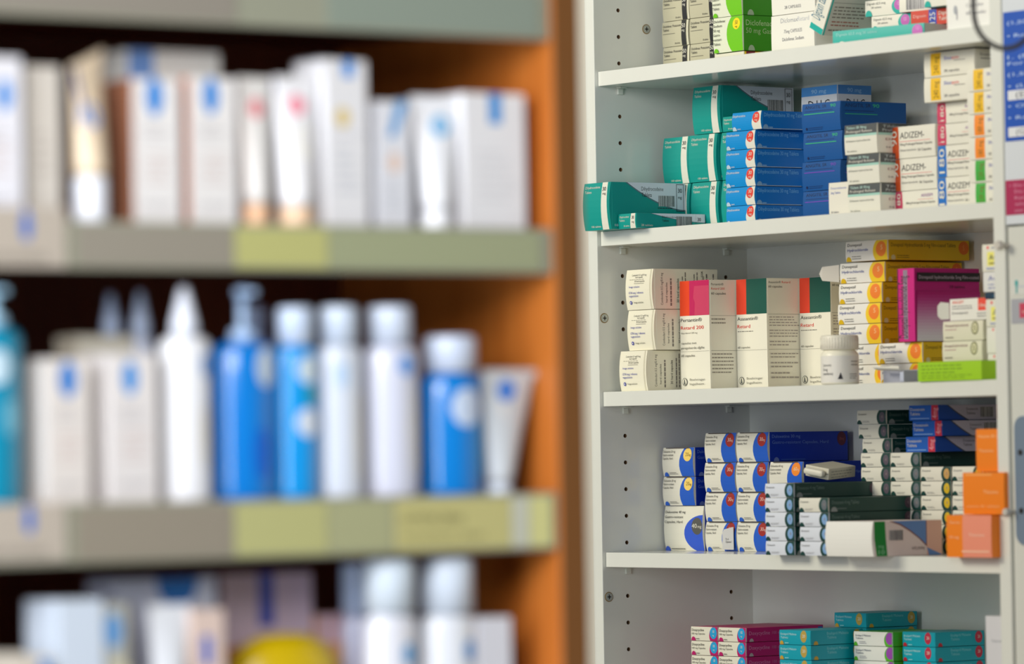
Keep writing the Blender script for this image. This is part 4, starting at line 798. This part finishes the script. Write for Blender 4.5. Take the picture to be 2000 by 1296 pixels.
def bottle(p0, p1, ybody, ycap0, pc0, pc1, zb, col, capcol, labs, label, rec=12, grp='bottles on the lower wooden shelf', pump=None, cat='bottle', depth=.8, neckcol=None):
    X0 = XG-rec; ya, yb = SY(p0, X0, zb+40), SY(p1, X0, zb+40); R = (yb-ya)/2*.96; cx = X0-R*depth; cy = (SY(p0, cx, zb+40)+SY(p1, cx, zb+40))/2
    h = SZ(ybody, cx, cy)-zb; rc = (SY(pc1, cx, zb+h)-SY(pc0, cx, zb+h))/2; cc = (SY(pc1, cx, zb+h)+SY(pc0, cx, zb+h))/2-cy; hc = SZ(ycap0, cx, cy)-zb
    o = empty('cosmetic_bottle', (cx, cy, zb)); tag(o, label, cat, grp)
    m = MB(); m.lathe([(R*.9, 0), (R*.98, 1), (R, 4), (R, h-10), (R*.97, h-6), (R*.86, h-2.5), (R*.6, h-.3), (rc*.8, h), (rc*.8, h+2)], mat(col, .16, coat=.5), sx=depth, n=36); m.build('body', o, True)
    m = MB()
    if pump == 'cone':
        m.lathe([(rc, h+.5), (rc, h+(hc-h)*.25), (rc*.75, h+(hc-h)*.5), (rc*.45, h+(hc-h)*.85), (rc*.3, hc)], mat(capcol, .25), n=24); m.build('nozzle_cap', o, True)
    elif pump:
        m.lathe([(rc, h+.5), (rc, h+8), (rc*.8, h+10), (rc*.35, h+11), (rc*.35, hc-6), (rc*.6, hc-6), (rc*.6, hc-1), (rc*.5, hc)], mat(capcol, .25), n=24)
        m.box((0, -3, hc-6), (18, 3, hc-1.5), mat(capcol, .25), 1.5); m.build('pump', o, True)
    else:
        m.lathe([(rc, h+.3), (rc, hc-2.5), (rc*.95, hc-.8), (rc*.8, hc)], mat(capcol, .25), n=28); m.build('cap', o, True)
    for a, zc, ru, rv, c in labs:
        m = MB(); patch(m, R, a, zc*h, ru, rv, c, sx=depth); m.build('printed_label', o, True)
    return o
G4 = 'bottles on the lower wooden shelf'; BB = (0, 120, 208)
bottle(-60, 42, 640, 560, -35, 10, z3, (0, 134, 170), (160, 200, 225), [(-.3, .78, 10, 13, (190, 215, 230)), (.2, .5, 7, 14, (110, 180, 205))], 'teal pump bottle cut by the left picture edge', grp=G4, pump=True)
G5 = 'white skincare boxes on the lower wooden shelf'
gbox('t1', 92, 176, 700, z3, 58, (226, 220, 216), drop(.50, .89, 15, 27, (0, 122, 210)), 'white box with blue drop, beside the teal pump bottle', 12, G5)
gbox('t2', 214, 308, 690, z3, 52, (228, 224, 224), drop(.44, .87, 13, 25, (0, 140, 224)), 'white box with blue drop, in front of the slim nozzles', 12, G5)
gbox('t3', 150, 262, 655, z3, 30, (205, 198, 180), [('r', 0, .9, 1, 1, (210, 205, 190))], 'cream box behind the two drop boxes on the lower wooden shelf', 78, G5)
bottle(196, 244, 655, 572, 208, 238, z3, (196, 206, 230), (182, 200, 232), [], 'slim pale blue nozzle bottle behind the boxes, left one', 80, G4, 'cone')
bottle(254, 302, 655, 568, 264, 296, z3, (204, 212, 232), (196, 212, 240), [], 'slim pale blue nozzle bottle behind the boxes, right one', 80, G4, 'cone')
bottle(316, 410, 655, 560, 332, 376, z3, (238, 240, 246), (228, 234, 248), [(.45, .82, 5, 9, (90, 150, 220)), (.4, .4, 8, 24, (226, 222, 214))], 'white spray bottle with tapering nozzle cap and small blue mark', grp=G4, pump='cone')
bottle(416, 538, 668, 562, 444, 488, z3, BB, (176, 204, 240), [(.25, .84, 9, 15, (200, 214, 226)), (.1, .30, 9, 20, (0, 96, 200))], 'large deep blue pump bottle with pale oval label', grp=G4, pump=True)
bottle(540, 620, 674, 600, 532, 590, z3, (0, 148, 226), (200, 216, 240), [(.15, .84, 11, 11, (205, 222, 232)), (.1, .50, 11, 11, (214, 224, 238)), (.2, .68, 8, 6, (0, 150, 170))], 'blue bottle with white cap and two round pale labels', grp=G4)
bottle(622, 706, 672, 598, 620, 682, z3, (214, 222, 236), (206, 220, 240), [(.5, .4, 7, 38, (222, 220, 216)), (-.4, .8, 6, 10, (180, 206, 236))], 'pale white bottle with round cap, beside the blue pair', grp=G4)
bottle(714, 814, 672, 598, 712, 782, z3, (214, 218, 236), (210, 222, 242), [(.1, .86, 7, 8, (80, 150, 230)), (.5, .45, 9, 38, (226, 224, 222))], 'pale white bottle with blue mark near its shoulder', grp=G4)
bottle(826, 936, 728, 656, 838, 922, z3, (0, 126, 212), (206, 218, 240), [(.05, .72, 15, 15, (200, 216, 240)), (.62, .92, 8, 7, (0, 130, 210)), (.62, .38, 7, 26, (0, 160, 230))], 'short blue bottle with broad white cap and pale label', grp=G4)
tube_item(940, 1046, 952, 996, 722, 945, z3, (206, 212, 218), (216, 226, 240), [(-.12, .82, 9, 9, (70, 130, 220)), (.3, .66, 16, 9, (232, 230, 228))], 'pale squeeze tube beside the wooden side panel', 26, 'squeeze tubes on the lower wooden shelf')
for p0, p1, yb_, yc, lab in ((470, 530, 650, 598, 'pale bottle behind the deep blue pump bottle'),):
    bottle(p0, p1, yb_, yc, p0+8, p1-8, z3, (150, 160, 200), (170, 185, 220), [], lab, 110, G4)
# lowest visible wooden shelf
G6 = 'cosmetics on the lowest wooden shelf'
gbox('u1', 60, 100, 1282, z4, 40, (220, 210, 196), drop(.7, .93, 10, 14), 'low beige box with blue drop at the bottom left corner', 8, G6)
gbox('u0', -60, 55, 1279, z4, 40, (216, 208, 196), [('m', .2, .4, .8, .7, 4, (190, 180, 170))], 'low beige box at the bottom left picture edge', 8, G6)
gbox('u2', 118, 205, 1172, z4, 50, (206, 218, 234), [('r', 0, .0, 1, .1, (150, 170, 190))], 'bright pale blue box at the bottom left, in front', 10, G6)
gbox('u2b', 206, 262, 1180, z4, 40, (176, 178, 172), [('e', .3, .85, .06, .1, (90, 150, 210)), ('r', .8, 0, 1, 1, (90, 86, 84)), ('e', .5, .55, .08, .14, (200, 196, 170))], 'grey box with blue spot at the bottom left', 12, G6)
gbox('u3', 225, 425, 1132, z4, 40, (190, 196, 216), lambda W, H: [('e', .62, 1.0, .13, .15, (0, 100, 176))], 'wide pale box with large blue spot at its top edge', 58, G6)
tube_item(290, 372, 306, 356, 1180, 1420, z4, (226, 230, 238), (226, 230, 240), [], 'white squeeze tube at the bottom, before the wide pale box', 24, G6)
gbox('u4', 376, 440, 1190, z4, 36, (222, 200, 190), lambda W, H: [('r', .3, .66, .62, .84, (80, 110, 200))], 'peach box with blue square at the bottom', 18, G6)
gbox('u5', 436, 612, 1122, z4, 40, (222, 200, 220), lambda W, H: [('r', .40, .72, .58, 1, (74, 88, 190)), ('r', 0, 0, 1, .62, (212, 140, 80))], 'wide lilac box with blue band and orange lower half', 93, G6)
# rounded yellow jar
jy = SY(556, XG-60, z4+40); hj = SZ(1236, XG-60, jy)-z4; jr = (SY(664, XG-60, z4+40)-SY(452, XG-60, z4+40))/2
j = empty('cosmetic_jar', (XG-60, jy, z4)); tag(j, 'round yellow domed jar with orange base at the bottom', 'jar', G6)
hb = hj*.55
m = MB(); m.lathe([(jr*.9, 0), (jr, 3), (jr, hb-2), (jr*.96, hb)], mat((216, 146, 70), .3), sx=.55, n=36); m.build('body', j, True)
m = MB(); m.lathe([(jr*.98, hb+.2), (jr*.98, hb+8), (jr*.92, hb+(hj-hb)*.5), (jr*.72, hb+(hj-hb)*.82), (jr*.4, hj-1), (jr*.1, hj)], mat((206, 176, 0), .3), sx=.55, n=36); m.build('lid', j, True)
gbox('u6', 620, 690, 1200, z4, 30, (214, 160, 110), [('r', 0, .8, 1, 1, (214, 180, 190))], 'orange and pink box right of the yellow jar', 90, G6)
bottle(672, 728, 1200, 1098, 672, 722, z4, (196, 200, 226), (176, 196, 230), [], 'pale lilac bottle behind the white capped bottles at the bottom', 70, G6)
bottle(716, 812, 1196, 1090, 722, 802, z4, (228, 230, 240), (214, 228, 242), [(.25, .72, 7, 9, (80, 160, 220))], 'white bottle with tall cap and blue spot at the bottom, left one', grp=G6)
bottle(822, 928, 1196, 1086, 830, 916, z4, (228, 232, 240), (216, 228, 244), [(.35, .74, 7, 9, (80, 150, 220))], 'white bottle with tall cap and blue spot at the bottom, right one', grp=G6)
gbox('u7', 936, 1000, 1206, z4, 40, (222, 224, 234), [('m', .2, .3, .8, .6, 4, (200, 200, 214))], 'small white box at the bottom beside the wooden side panel', 16, G6)
